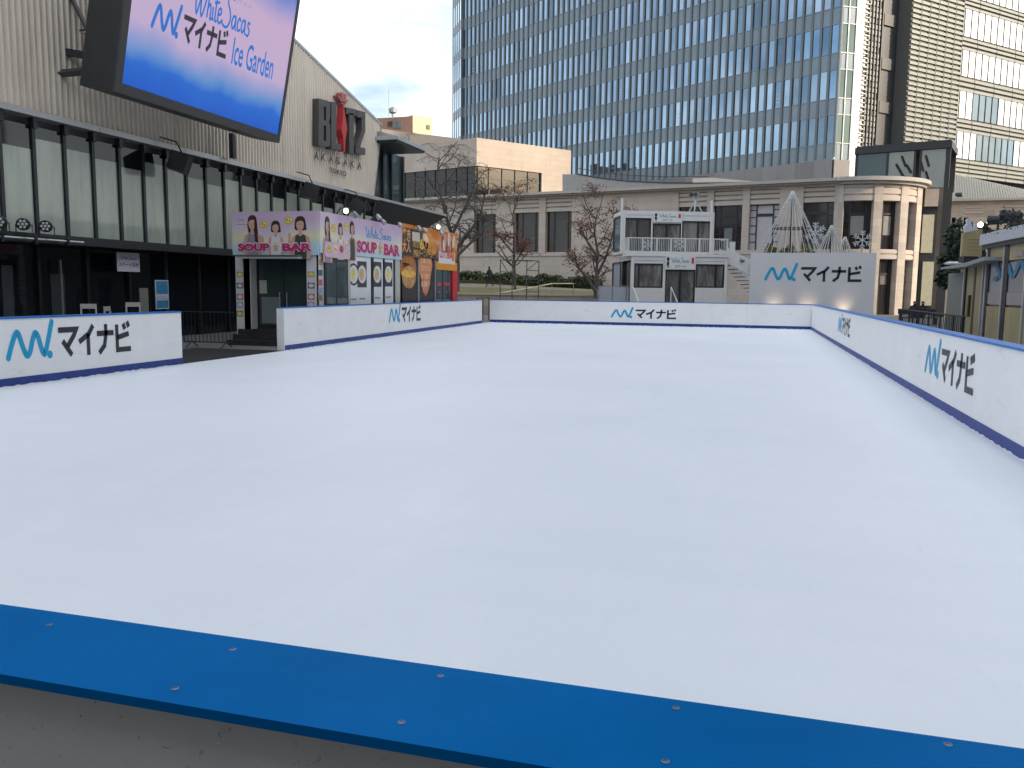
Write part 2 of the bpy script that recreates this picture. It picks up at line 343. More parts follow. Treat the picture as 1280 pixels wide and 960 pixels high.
# ------------------------------------------------------------------ lettering shared by the boards
def catmull(P, k=6):
    out = []
    for i in range(len(P) - 1):
        p0 = P[max(i - 1, 0)]; p1 = P[i]; p2 = P[i + 1]; p3 = P[min(i + 2, len(P) - 1)]
        for j in range(k):
            t = j / k
            out.append(tuple(.5 * (2 * p1[q] + (p2[q] - p0[q]) * t + (2 * p0[q] - 5 * p1[q] + 4 * p2[q] - p3[q]) * t * t + (3 * p1[q] - p0[q] - 3 * p2[q] + p3[q]) * t ** 3) for q in (0, 1)))
    return out + [tuple(P[-1])]
WAVE = catmull([(6, 8), (17, 32), (28, 50), (36, 48), (45, 26), (55, 10), (64, 16), (72, 36), (80, 49), (88, 42), (96, 20), (103, 10), (110, 20), (128, 68)], 4)
KANA = [[(146, 52), (200, 52), (192, 40), (172, 20)], [(158, 31), (184, 3)],
        [(254, 58), (240, 42), (208, 27)], [(237, 42), (237, 0)],
        [(266, 41), (322, 41)], [(296, 59), (296, 38), (290, 16), (272, 2)],
        [(334, 57), (334, 5), (382, 5)], [(334, 30), (376, 37)], [(357, 58), (363, 47)], [(371, 62), (377, 51)]]
def logo(fr, a0, a1, z0, h, parent, b=.003, mark=cyan, letters=ink):
    """the wave mark and four katakana of the rink sponsor, a0..a1 wide, lettering foot at z0"""
    ka = (a1 - a0) / 386.0; kz = h / 62.0
    m = MB(fr); m.stroke(WAVE, 11.5, b, b + .004, rnd=True, sc=(ka, kz), off=(a0, z0))
    m.prism([(a0 + (119 + 7.5 * cos(q * pi / 8)) * ka, z0 + (8 + 7.5 * sin(q * pi / 8)) * kz) for q in range(16)], b, b + .004)
    m.build('wave_mark', mark, parent)
    m = MB(fr)
    for s in KANA: m.stroke(s, 10.5, b, b + .004, sc=(ka, kz), off=(a0, z0))
    m.build('lettering', letters, parent)

# ------------------------------------------------------------------ rink boards
def board(label, fr, a0, a1, capb=(.03, -.20), h=1.1, seams=(), endcap=(), capname='cap_rail', loc=None):
    o = fr.w((a0 + a1) / 2, -.1, 0); t = thing('rink_board', label, 'rink board', (o.x, o.y, 0), 'white boards around the ice rink')
    es = [a0] + list(seams) + [a1]
    for k in range(len(es) - 1):
        m = MB(fr); m.box(es[k] + .002, es[k + 1] - .002, -.18, 0, .13, h - .03); m.build('panel', white, t)
    m = MB(fr); m.box(a0, a1, capb[1], capb[0], h - .028, h); m.build(capname, blue, t)
    m = MB(fr); m.box(a0, a1, -.17, .008, .0, .128); m.build('kick_strip', navy, t)
    # frost heaped unevenly against the foot of the board
    m = MB(fr); n = int((a1 - a0) / .22)
    for k in range(n):
        p = a0 + (a1 - a0) * (k + .5) / n + R.uniform(-.05, .05); wv = R.uniform(.05, .16); hh = R.uniform(.004, .018)
        m._add([fr.w(p - wv, .009, .001), fr.w(p, .009 + R.uniform(.01, .035), .001), fr.w(p + wv, .009, .001), fr.w(p, .009, hh)], [(0, 1, 3), (1, 2, 3), (0, 3, 2)], 0)
    struct(m.build('frost', ice, t), 'stuff')
    return t
FL = Frame((RL, 0), (0, 1)); FLF = Frame((RL - .05, 18.9), (-.62, 18.45))
FF = Frame((0, RF), (1, 0)); FR = Frame((RR, 0), (0, -1)); FN = Frame((0, 1.0), (-1, 0))
b1 = board('white rink board with the largest wave logo, running below the video screen', FL, 1.3, 14.82, capb=(.015, -.19), seams=(2.9, 5.3, 7.7, 10.1, 12.5))
a0, z0 = FL.on(8, 458); a1, z1 = FL.on(165, 441); logo(FL, a0, a1, .38, .56, b1)
b2 = board('white rink board in front of the soup stall with small wave logo', FLF, 0, 18.46, capb=(.012, -.18), seams=(2.4, 4.8, 7.2, 9.6, 12.0, 14.4, 16.8))
m = MB(FLF); m.box(-.03, -.002, -.19, .01, .0, 1.07); m.build('end_post', white2, b2)
a0, z0 = FLF.on(486, 407); a1, z1 = FLF.on(526, 403); logo(FLF, a0, a1, .42, .56, b2)
b3 = board('white rink board across the far end of the ice with centred wave logo', FF, -12.02, RR - .01, capb=(.012, -.2), seams=(-9.6, -7.2, -4.8, -2.4, 0))
a0, z0 = FF.on(763.5, 398); a1, z1 = FF.on(846, 398); logo(FF, a0, a1, .33, .44, b3)
b4 = board('long white rink board along the right side with bright blue cap rail', FR, -RF + .02, -1.35, capb=(.02, -.20), seams=[-38 + 2.4 * i for i in range(1, 15)])
a0, z0 = FR.on(1047, 420); a1, z1 = FR.on(1062, 424); logo(FR, a0, a1, .42, .52, b4)
a0, z0 = FR.on(1155, 478); a1, z1 = FR.on(1216, 504); logo(FR, a0, a1, .40, .50, b4)

# near board with its blue plank, right under the viewer
def plank_material():
    m = mat('blue_plank', (.0, .125, .375), .5, var=.12, scale=2.5, bump=.05, bscale=90, spec=.02); t = m.node_tree; p = t.nodes['Principled BSDF']
    src = p.inputs['Base Color'].links[0].from_socket
    ge = t.nodes.new('ShaderNodeNewGeometry'); mp = t.nodes.new('ShaderNodeMapping'); mp.inputs['Scale'].default_value = (1.2, 14, 6); t.links.new(ge.outputs['Position'], mp.inputs['Vector'])
    n = t.nodes.new('ShaderNodeTexNoise'); n.inputs['Scale'].default_value = 3.0; n.inputs['Detail'].default_value = 7; n.inputs['Roughness'].default_value = .7; t.links.new(mp.outputs['Vector'], n.inputs['Vector'])
    r = t.nodes.new('ShaderNodeValToRGB'); r.color_ramp.elements[0].position = .60; r.color_ramp.elements[1].position = .80; r.color_ramp.elements[0].color = (0, 0, 0, 1); r.color_ramp.elements[1].color = (.55, .55, .55, 1)
    t.links.new(n.outputs['Fac'], r.inputs['Fac'])
    x = t.nodes.new('ShaderNodeMixRGB'); x.inputs['Color2'].default_value = (.006, .05, .16, 1); t.links.new(r.outputs['Color'], x.inputs['Fac']); t.links.new(src, x.inputs['Color1']); t.links.new(x.outputs['Color'], p.inputs['Base Color'])
    return m
def scuffed_material():
    m = mat('scuffed_grey', (.66, .65, .62), .6, var=.08, scale=4, bump=.05, bscale=60); t = m.node_tree; p = t.nodes['Principled BSDF']
    src = p.inputs['Base Color'].links[0].from_socket
    ge = t.nodes.new('ShaderNodeNewGeometry'); n = t.nodes.new('ShaderNodeTexNoise'); n.inputs['Scale'].default_value = 55; n.inputs['Detail'].default_value = 5; n.inputs['Distortion'].default_value = .8
    t.links.new(ge.outputs['Position'], n.inputs['Vector'])
    r = t.nodes.new('ShaderNodeValToRGB'); r.color_ramp.elements[0].position = .64; r.color_ramp.elements[1].position = .72; r.color_ramp.elements[0].color = (0, 0, 0, 1); r.color_ramp.elements[1].color = (.6, .6, .6, 1)
    t.links.new(n.outputs['Fac'], r.inputs['Fac'])
    x = t.nodes.new('ShaderNodeMixRGB'); x.inputs['Color2'].default_value = (.05, .04, .035, 1); t.links.new(r.outputs['Color'], x.inputs['Fac']); t.links.new(src, x.inputs['Color1']); t.links.new(x.outputs['Color'], p.inputs['Base Color'])
    return m
b5 = thing('rink_board', 'near rink board under the viewer with a wide blue plank on top', 'rink board', (0, 1.0, 0), 'white boards around the ice rink')
plk = plank_material()
m = MB(); m.prism([(-3.4, 1.086), (2.5, 1.086), (2.5, 1.1), (-3.4, 1.1)], -1.092, -.886)
pk = m.build('plank', plk, b5)
bv = pk.modifiers.new('bevel', 'BEVEL'); bv.width = .003; bv.segments = 2
m = MB(); m.box(-3.4, 2.5, -1.06, -.925, GZ, 1.085); m.build('panel', scuffed_material(), b5)
for x, y in [(62, 781), (219, 861), (291, 812), (502, 903), (551, 845), (845, 885), (832, 952), (1185, 931)]:
    p = onz(x, y, 1.1); m = MB()
    m.lathe((p.x, p.y, 1.0995), (0, 0, 1), [(.0052, 0), (.0052, .0012), (.0034, .0014), (.003, .0006), (.0022, .0008)], 14); m.build('screw', mat('screw_steel', (.16, .20, .27), .4, .8, var=.1), b5)
p = Vector((-.665, .925, 1.045))
m = MB(); m.tube([p + Vector((0, -.002, 0)), p + Vector((.004, -.012, .006)), p + Vector((.009, -.014, .001)), p + Vector((.006, -.012, -.008)), p + Vector((.0, -.008, -.010))], .0013, 6); m.build('torn_tie', white2, b5)

# ------------------------------------------------------------------ shared builders for buildings
def cut_wall(m, fr, a0, a1, z0, z1, b0, b1, holes, mi=0):
    """wall between a0..a1, z0..z1 leaving rectangular openings (ha0, ha1, hz0, hz1)"""
    xs_ = sorted({a0, a1} | {min(max(h[i], a0), a1) for h in holes for i in (0, 1)})
    for i in range(len(xs_) - 1):
        c0, c1 = xs_[i], xs_[i + 1]
        if c1 - c0 < 1e-4: continue
        hs = sorted([(h[2], h[3]) for h in holes if h[0] < (c0 + c1) / 2 < h[1]]); z = z0
        for ha, hb in hs:
            if ha > z: m.box(c0, c1, b0, b1, z, ha, mi)
            z = max(z, hb)
        if z1 > z: m.box(c0, c1, b0, b1, z, z1, mi)
def gf_on(gf, px, py):
    d = ray(px, py); t = (gf.o - EYEP).dot(gf.n3) / d.dot(gf.n3); p = EYEP + d * t - gf.o
    return p.dot(gf.u3), p.dot(gf.v3)

# ------------------------------------------------------------------ unseen office block on the right whose shade lies over the square
FO = Frame((29, 62), (0, -1))
ob = thing('office_block', 'tall concrete office block along the right side of the square', 'building', (37, 18, GZ))
hol = [(1 + 3.6 * i, 3.4 + 3.6 * i, 1 + 3.8 * k, 3.4 + 3.8 * k) for i in range(24) for k in range(9)]
m = MB(FO); cut_wall(m, FO, 0, 90, GZ, 36, -.4, 0, hol); m.box(0, 90, -16, -.401, GZ, 36); m.build('wall', mat('office_concrete', (.36, .35, .34), .8, var=.1), ob)
m = MB(FO); m.box(0, 90, -.399, -.3, GZ + .2, 35.8); m.build('glazing', darkglass, ob)

FB0 = Frame((24, -9.5), (-1, 0))  # unseen block, added to shade the near ice and plank
ob2 = thing('shade_block', 'unseen stone faced block added behind the near end to shade the ice', 'building', (4, -12, GZ))
hol = [(1 + 3.4 * i, 3.2 + 3.4 * i, 1 + 3.6 * k, 3.2 + 3.6 * k) for i in range(13) for k in range(4)]
m = MB(FB0); cut_wall(m, FB0, 0, 46, GZ, 17, -.4, 0, hol); m.box(0, 46, -12, -.401, GZ, 17); m.build('wall', mat('shade_block_stone', (.30, .28, .25), .8, var=.1), ob2)
m = MB(FB0); m.box(0, 46, -.399, -.3, GZ + .2, 16.8); m.build('glazing', darkglass, ob2)

# ------------------------------------------------------------------ concert hall on the left
HX = -18.0
FH = Frame((HX, 0), (0, 1)); FHW = Frame((HX - .35, 0), (0, 1))
hall = thing('concert_hall', 'long dark concert hall with ribbed metal wall above a row of pale glass panes', 'concert hall', (HX - 8, 27, GZ))
roofz = lambda y: 9.77 + (40.07 - y) * .2166
ribm = mat('ribbed_metal', (.78, .70, .585), .42, .25, var=.06, scale=.6, stretch=(1, 1, .2), spec=.5)
mottle(ribm, (.50, .45, .38), .5, .9, .48, .68, (1, 1.5, .25))
m = MB(FHW); y = 9.0; pitch = .2
while y < 40.0:
    for (p0, p1, q0, q1) in ((0, .055, 0, .08), (.055, .11, .08, .08), (.11, .155, .08, 0), (.155, .2, 0, 0)):
        ya, yb = y + p0, y + p1
        za, zb = [6.02 if yy < 39.06 else 6.02 + (yy - 39.06) / 1.02 * 3.75 for yy in (ya, yb)]
        if roofz(ya) > za: m.face([FHW.w(ya, q0, za), FHW.w(yb, q1, zb), FHW.w(yb, q1, roofz(yb)), FHW.w(ya, q0, roofz(ya))])
    y += pitch
m.build('metal_wall', ribm, hall)
m = MB(FHW)      # mass behind, roof edge and slanted end trim
m.prism([(9, 2.81), (39.05, 2.81), (39.05, 6.0), (40.02, 9.7), (9, roofz(9) - .05)], -22, -.02); m.box(9, 39, -22, -4, GZ, 2.8); m.build('building_mass', mat('hall_dark', (.09, .09, .088), .6, var=.1), hall)
m = MB(FHW); m.prism([(9, roofz(9)), (40.12, roofz(40.12)), (40.12, roofz(40.12) + .12), (9, roofz(9) + .12)], -22.2, .10); m.build('roof_edge', silver, hall)
m = MB(FHW); m.prism([(39.06, 6.1), (39.15, 6.1), (40.15, 9.74), (40.06, 9.74)], -.3, .08); m.build('end_trim', silver, hall)
for k in range(8):   # silver eave strip in lengths
    y0 = 9 + k * 3.75; m = MB(FH); m.box(y0 + .01, y0 + 3.74, -.42, .07, 5.93, 6.09); m.build('eave_strip', silver, hall)
blind = glass('pane_blind', (.44, .49, .42), .10, spec=.55, wave=.05, wscale=.5, var=.10)
my = [16.06 + 1.035 * k for k in range(-7, 23)]
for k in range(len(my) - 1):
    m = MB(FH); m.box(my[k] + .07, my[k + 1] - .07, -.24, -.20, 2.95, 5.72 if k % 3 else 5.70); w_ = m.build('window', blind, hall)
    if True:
        m = MB(FH); m.box(my[k] + .055, my[k + 1] - .055, -.199, -.194, 5.12 + .10 * ((k * 7) % 4), 5.72); m.build('soffit_reflection', darkglass, w_)  # soffit reflected in the pane tops, laid on as dark strips
for yy in my:
    m = MB(FH); m.box(yy - .05, yy + .05, -.26, -.14, 2.78, 5.93); m.box(yy - .07, yy + .07, -.14, -.06, 5.66, 5.92); m.build('mullion', dark, hall)
m = MB(FH); m.box(8.8, 39.0, -.3, -.01, 2.70, 2.94); m.box(8.8, 39.0, -.9, -.3, 2.70, 2.80); m.build('sill_beam', dark, hall)
m = MB(FH); m.box(8.8, 39, -.95, -.9, GZ, 2.7); m.build('ground_glazing', darkglass, hall)
for k in range(17):
    yy = 10 + 1.75 * k; m = MB(FH); m.box(yy - .05, yy + .05, -.9, -.80, GZ, 2.7); m.build('frame_post', black if k % 4 else gunm, hall)
for yy, wd, zt in ((13.1, .5, 2.0), (15.2, .45, 2.3), (16.5, .4, 2.4), (17.6, .35, 2.1), (19.2, .5, 1.9)):     # curtains and doors dimly seen behind the dark glass
    m = MB(FH); m.box(yy, yy + wd, -.898, -.893, .35, zt); m.build('curtain', mat('dim_curtain', (.045, .055, .06), .5, var=.2), hall)
p0 = at(77, 333, 21.2); m = MB(FH); a, z = FH.on(74, 330, -.7); a2, _ = FH.on(78, 392, -.7); m.box(a, a + .05, -.72, -.66, GZ, 2.3); m.build('door_edge', grey, hall)
# eave canopy continuing past the wall end, dark sloping soffit
E0, E1 = FH.on(447, 246)[0], FH.on(557, 267)[0]
m = MB(FH); m.box(39.0, E1, -.9, .07, 5.97, 6.09); m.build('canopy_roof', silver, hall)
m = MB(FH)
P = lambda a, b, z: FH.w(a, b, z)
m.face([P(E0 - 4, .05, 5.96), P(E1, .05, 5.96), P(E1 - 1, -1.6, 4.75), P(E0 - 4, -1.6, 4.75)]); m.face([P(E1, .05, 5.96), P(E1 - 1, -1.6, 4.75), P(E1 - 1, -1.6, 5.96)])
m.face([P(E0 - 4, .05, 5.96), P(E0 - 4, -1.6, 4.75), P(E0 - 4, -1.6, 5.96)]); m.face([P(E0 - 4, -1.6, 5.96), P(E1 - 1, -1.6, 5.96), P(E1, .05, 5.96), P(E0 - 4, .05, 5.96)])
m.build('canopy_soffit', mat('soffit', (.055, .06, .066), .55, var=.06), hall)
m = MB(FH); m.box(39.02, E1 - 1, -2.4, -1.62, GZ, 5.9); m.build('rear_glazing', darkglass, hall)
# glazed corner bay with its own projecting roof
ca, cz = FH.on(497, 173.5, .9); cb = FH.on(533, 183, .9)[0]
m = MB(FH); m.box(39.9, 44.8, -4, -1.2, 6.05, cz); m.build('corner_bay', clearglass, hall)
for aa, bb in ((39.95, -1.15), (41.0, -1.15), (42.1, -1.15), (43.2, -1.15), (44.8, -1.15), (44.85, -2.5)):
    m = MB(FH); m.box(aa - .09, aa + .09, bb - .05, bb + .09, 6.1, cz); m.build('bay_mullion', dark, hall)
m = MB(FH); m.box(ca, cb, -4.2, .9, cz - .02, cz + .16); m.build('bay_roof_edge', silver, hall)
m = MB(FH); m.box(ca + .1, cb - .1, -4.1, .8, cz - .12, cz - .021); m.build('bay_soffit', dark, hall)
m = MB(FH); rz = cz + 1.0
A = [P(ca + .05, .85, cz + .161), P(cb - .05, .85, cz + .161), P(cb - .05, -4.1, cz + .161), P(ca + .05, -4.1, cz + .161)]; T1, T2 = P(ca + .6, -2.2, rz), P(ca + 1.6, -2.6, rz)
m.face([A[0], A[1], T2, T1]); m.face([A[1], A[2], T2]); m.face([A[2], A[3], T1, T2]); m.face([A[3], A[0], T1]); m.build('bay_roof', grey, hall)
# pole between screen and eave
a, _ = FH.on(291, 190, .3)
m = MB(FH); m.box(a - .07, a + .07, .2, .36, 6.1, 6.95); m.box(a + .12, a + .2, .2, .3, 6.1, 6.9); m.build('screen_prop', black, hall)

# lettering sign on the ribbed wall
FSg = Frame((HX - .25, 0), (0, 1))
lett = mat('letter_metal', (.085, .08, .078), .4, .2, var=.12)
sgn = thing('wall_sign', 'three dimensional dark block letter name with red figure on the ribbed wall', 'sign', (HX - .2, 33.5, 7.2))
def zp(zx, zy, b=.0): return FSg.on(280 + zx / 4, 80 + zy / 4, b)
def zpoly(m, pts, b0, b1, mi=0): m.prism([zp(*p) for p in pts], b0, b1, mi)
def zbar(m, x0, x1, y0, y1, b0=-.02, b1=.28, mi=0, sl=.22): zpoly(m, [(x0, y0), (x1, y0 + (x1 - x0) * sl), (x1, y1 + (x1 - x0) * sl), (x0, y1)], b0, b1, mi)
m = MB(FSg); zbar(m, 444, 470, 174, 408); zbar(m, 470, 482, 180, 214); zbar(m, 470, 482, 282, 308); zbar(m, 470, 482, 384, 412)
zpoly(m, [(482, 183), (496, 188), (502, 200), (502, 268), (497, 288), (497, 296), (503, 312), (503, 404), (497, 416), (482, 414)], -.02, .28); m.build('letter', lett, sgn)
m = MB(FSg); zbar(m, 508, 534, 190, 424, sl=.2); zbar(m, 534, 558, 398, 428, sl=.2); m.build('letter', lett, sgn)
m = MB(FSg); zbar(m, 584, 634, 218, 250); zbar(m, 599, 622, 246, 446); m.build('letter', lett, sgn)
m = MB(FSg); zbar(m, 638, 680, 232, 266); zpoly(m, [(662, 268), (680, 272), (680, 338), (662, 390), (654, 420), (634, 414), (650, 372), (662, 330)], -.02, .28); zbar(m, 632, 680, 412, 446); m.build('letter', lett, sgn)
redm = mat('sign_red', (.55, .04, .045), .45, var=.05)
m = MB(FSg); zpoly(m, [(569, 208), (573, 235), (587, 325), (578, 378), (575, 440), (569, 438), (567, 372), (557, 328), (562, 300), (566, 238)], .0, .30); m.build('figure', redm, sgn)
m = MB(FSg)
for q in ([(562, 192), (545, 164), (544, 158), (552, 161), (566, 186)], [(567, 190), (560, 148), (566, 142), (572, 150), (573, 190)], [(574, 192), (580, 150), (588, 152), (582, 192)], [(580, 196), (591, 180), (595, 184), (585, 200)], [(560, 193), (584, 199), (580, 206), (563, 201)]): zpoly(m, q, .0, .26)
m.build('figure_hair', mat('sign_pink', (.48, .16, .15), .5, var=.05), sgn)
m = MB(FSg)
for k, ch in enumerate('AKASAKA'):
    a, z = zp(443 + 36.5 * k, 474 + 8.2 * k); a2, z2 = zp(443 + 36.5 * k + 24, 450 + 8.2 * k); m.text(ch, a, z, .33, .0, .08, width=.40, bold=.03)
m.build('place_lettering', gunm, sgn)
m = MB(FSg); a, z = zp(522, 540); a2, _ = zp(606, 552); m.text('TOKYO', a, z, .22, .0, .06, width=a2 - a, bold=.03); m.build('small_lettering', gunm, sgn)

# ------------------------------------------------------------------ LED screen
up = Vector((.19, 0, .982)).normalized(); SG = GF((-16.0, 18.88, 6.86), (0, 1, 0), up.cross(Vector((0, 1, 0))) * -1, up)
if SG.n3.x < 0: SG.n3 = -SG.n3
scr = thing('led_screen', 'large outdoor video screen with pink and blue picture tilted forward on the hall wall', 'screen', (-16.6, 22.6, 6.6))
SWD, SHT = 7.57, 4.75
m = MB(SG); m.box(-.24, SWD + .12, -1.05, -.02, -.26, SHT + .3); m.build('housing', mat('screen_housing', (.032, .035, .040), .5, var=.12), scr)
m = MB(SG); m.box(-.24, 0, -.02, .05, -.26, SHT + .3); m.box(SWD, SWD + .12, -.02, .05, -.26, SHT + .3); m.box(0, SWD, -.02, .05, -.26, 0); m.box(0, SWD, -.02, .05, SHT, SHT + .3); m.build('frame', mat('screen_frame', (.05, .053, .058), .45, var=.1), scr)
mottle(blind, (.30, .34, .29), .5, 1.2, .45, .62, (1, 3, .35))
sr = zramp('screen_picture', [(0, (.0, .07, .42)), (.12, (.004, .10, .46)), (.19, (.08, .20, .47)), (.36, (.40, .31, .47)), (.74, (.42, .30, .45)), (.88, (.18, .20, .46)), (1, (.02, .09, .38))], 6.86, 6.86 + 4.75 * .982, emit=.72, noise=.14)
m = MB(SG); m.box(.0, SWD, -.02, .012, 0, SHT); m.build('display', sr, scr)
sblue = mat('screen_blue', (.003, .01, .02), .5, var=0, emit=(.015, .11, .40), estr=.8); sdark = mat('screen_dark', (.012, .012, .016), .5, var=0, emit=(.02, .018, .03), estr=.6)
class SLet:   # lettering frame on the display with a little rise
    def __init__(s, gf, a, z, rise): s.g = gf; s.a = a; s.z = z; s.r = rise
    def w(s, a, b, z): return s.g.w(s.a + a, b, s.z + z + s.r * a)
a0, z0 = gf_on(SG, 187, 37); a1, z1 = gf_on(SG, 219, 48); 
lf = SLet(SG, a0, 0, 0.0)
zz0 = gf_on(SG, 215, 48)[1]; a2, z2 = gf_on(SG, 282, 74)
sl = (z2 - zz0) / (a2 - a0)
lg = SLet(SG, a0, zz0 - .0, sl); logo(lg, 0, a2 - a0, 0, .80, scr, b=.014, mark=sblue, letters=sdark)
a0, z0 = gf_on(SG, 288, 79.5); a1, z1 = gf_on(SG, 339, 100)
m = MB(SLet(SG, a0, z0, (z1 - z0) / (a1 - a0))); m.text('Ice Garden', 0, 0, .80, .014, .018, width=a1 - a0, bold=.012); m.build('lettering', sblue, scr)
CUR = [[(0, 52), (4, 62), (8, 50), (9, 22), (14, 8), (22, 30), (25, 46), (27, 14), (33, 8), (42, 34), (50, 66), (54, 70)], [(52, 66), (51, 36), (50, 8)], [(50, 22), (56, 32), (61, 26), (61, 8), (66, 10)], [(69, 30), (69, 10), (74, 10)], [(70, 42), (71, 44)],
       [(80, 56), (78, 20), (80, 8), (86, 10)], [(72, 38), (90, 42)], [(88, 20), (98, 24), (97, 32), (90, 30), (88, 16), (94, 7), (102, 12)],
       [(140, 56), (134, 66), (122, 62), (120, 48), (130, 36), (134, 20), (124, 6), (108, 8), (104, 16)], [(154, 28), (146, 30), (141, 18), (146, 8), (153, 16), (155, 30), (156, 10), (160, 8)],
       [(175, 26), (169, 31), (163, 20), (167, 8), (176, 12)], [(192, 28), (184, 30), (179, 18), (184, 8), (191, 16), (193, 30), (194, 10), (198, 8)], [(213, 28), (205, 30), (205, 22), (212, 16), (208, 6), (200, 8)]]
def cursive(m, b, wd=5.0, w=214, h=70, a0=0, z0=0, ww=1, hh=1):
    for s in CUR: m.stroke(catmull(s, 3), wd, b, b + .004, sc=(ww / w, hh / h), off=(a0, z0))
a0, z0 = gf_on(SG, 239, 20); a1, z1 = gf_on(SG, 310, 50)
m = MB(SLet(SG, a0, z0, (z1 - z0) / (a1 - a0))); cursive(m, .014, 4.6, ww=a1 - a0, hh=1.15); m.build('lettering', sblue, scr)
m = MB(SLet(SG, a0 + 1.1, z0 + .95, (z1 - z0) / (a1 - a0))); m.text('アカサカサカス', 0, 0, .13, .014, .017, width=1.6); m.build('lettering', mat('screen_violet', (.01, .01, .02), .5, var=0, emit=(.20, .18, .38), estr=.8), scr)
m = MB(SG)    # brackets back to the wall
for zz in (.55, 3.2):
    for aa in (.6, SWD - .5): m = MB(SG); m.box(aa, aa + .2, -2.6, -1.05, zz, zz + .18); m.build('bracket', gunm, scr)
mm = MB(); q0 = FH.on(76, 92, -.3); q1 = FH.on(116, 88, .95); p = FH.w(q0[0], -.3, q0[1]); q = FH.w(q1[0], .95, q1[1])
mm.tube([p, q], .11, 4); mm.build('bracket', gunm, scr)
m = MB(); p, q = at(88, -5, 23.0), at(117, 52, 21.8); m.tube([p, q], .07, 6); p, q = at(100, 38, 22.6), at(119, 36, 21.8); m.tube([p, q], .03, 6); p, q = at(106, 42, 22.4), at(119, 50, 21.8); m.tube([p, q], .03, 6); m.build('strut', gunm, scr)

# ------------------------------------------------------------------ things hanging on the hall front
def loudspeaker(px, py, lab, sz=.95, turn=.5):
    a, z = FH.on(px, py, .5); c = FH.w(a, .5, z); t = thing('loudspeaker', lab, 'loudspeaker', (c.x, c.y, c.z), 'loudspeakers under the hall eave')
    u = Vector((-sin(turn), cos(turn), 0)); n = Vector((cos(turn), sin(turn), -.35)).normalized(); v = n.cross(u); v = v if v.z > 0 else -v
    gf = GF(c, u, n, v); s = sz / 2; m = MB(gf)
    m._add([gf.w(x, b, zz) for x, b, zz in ((-s, s * .6, -s * .6), (s, s * .6, -s * .6), (s, s * .6, s * .6), (-s, s * .6, s * .6), (-s * .55, -s * .6, -s * .6), (s * .55, -s * .6, -s * .6), (s * .55, -s * .6, s * .6), (-s * .55, -s * .6, s * .6))], [(0, 1, 2, 3), (4, 7, 6, 5), (0, 4, 5, 1), (1, 5, 6, 2), (2, 6, 7, 3), (3, 7, 4, 0)], 0)
    m.build('cabinet', dark, t)
    m = MB(gf); m.box(-s * .93, s * .93, s * .6, s * .6 + .015, -s * .54, s * .54); m.build('grille', gunm, t)
    m = MB(); e = FH.w(a - .3, .05, z + .75); m.tube([e, FH.w(a - .1, .5, z + .62), gf.w(0, 0, s * .62)], .025, 6); m.build('arm', black, t)
loudspeaker(224, 203, 'dark grey loudspeaker under the eave near the left of the screen foot', .95)
loudspeaker(388, 239, 'dark grey loudspeaker under the eave above the soup stall corner', .95)
loudspeaker(446, 258, 'dark grey loudspeaker under the eave furthest along, where the soffit begins', 1.0)
tr = thing('light_bar', 'slim silver pipe clamped below the pale panes, carrying stage lights', 'pipe', (HX + .3, 19, 2.7))
m = MB(); p, q = at(-14, 295, 22.4), at(104, 303, 24.9)
a_, _z = FH.on(-14, 295, .35); a2_, _z2 = FH.on(104, 303, .35); LZ = (_z + _z2) / 2
m.tube([FH.w(a_, .35, LZ), FH.w(a2_, .35, LZ)], .035, 8); m.build('pipe', steel, tr)
for px in (2, 44, 84):
    aa, _ = FH.on(px, 300, .35); m = MB(FH); m.box(aa - .04, aa + .04, .30, .40, LZ - .12, LZ + .06); m.box(aa - .03, aa + .03, -.02, .3, LZ - .02, LZ + .05); m.build('clamp', black, tr)
def stage_light(px, lab):
    aa, zz = FH.on(px, 284, .35); c = FH.w(aa, .35, LZ + .05); t = thing('stage_light', lab, 'stage light', (c.x, c.y, c.z), 'stage lights on the silver pipe')
    hd = c + Vector((0, 0, .30)); d = Vector((.55, -.82, -.05)).normalized()
    m = MB(); m.lathe(hd - d * .16, d, [(.06, 0), (.12, .03), (.15, .12), (.155, .30), (.14, .31)], 14); m.build('lamp_head', black, t)
    m = MB()
    for k in range(6):
        e = Vector((-d.y, d.x, 0)) * cos(k * pi / 3) * .085 + Vector((0, 0, 1)) * sin(k * pi / 3) * .085
        m.lathe(hd + d * .151 + e, d, [(.034, 0), (.034, .012), (.02, .02)], 8)
    m.lathe(hd + d * .151, d, [(.034, 0), (.034, .012), (.02, .02)], 8); m.build('lens', mat('led_lens', (.62, .64, .66), .2, .2, var=0), t)
    s = Vector((-d.y, d.x, 0)).normalized(); m = MB(); m.tube([hd + s * .18, hd + s * .18 - Vector((0, 0, .28)), hd - s * .18 - Vector((0, 0, .28)), hd - s * .18], .018, 5); m.build('yoke', black, t)
    return t
stage_light(1, 'black round stage light at the left photo edge, on the silver pipe')
stage_light(30, 'black round stage light in the middle of three on the silver pipe')
stage_light(58, 'black round stage light nearest the right end of the silver pipe')
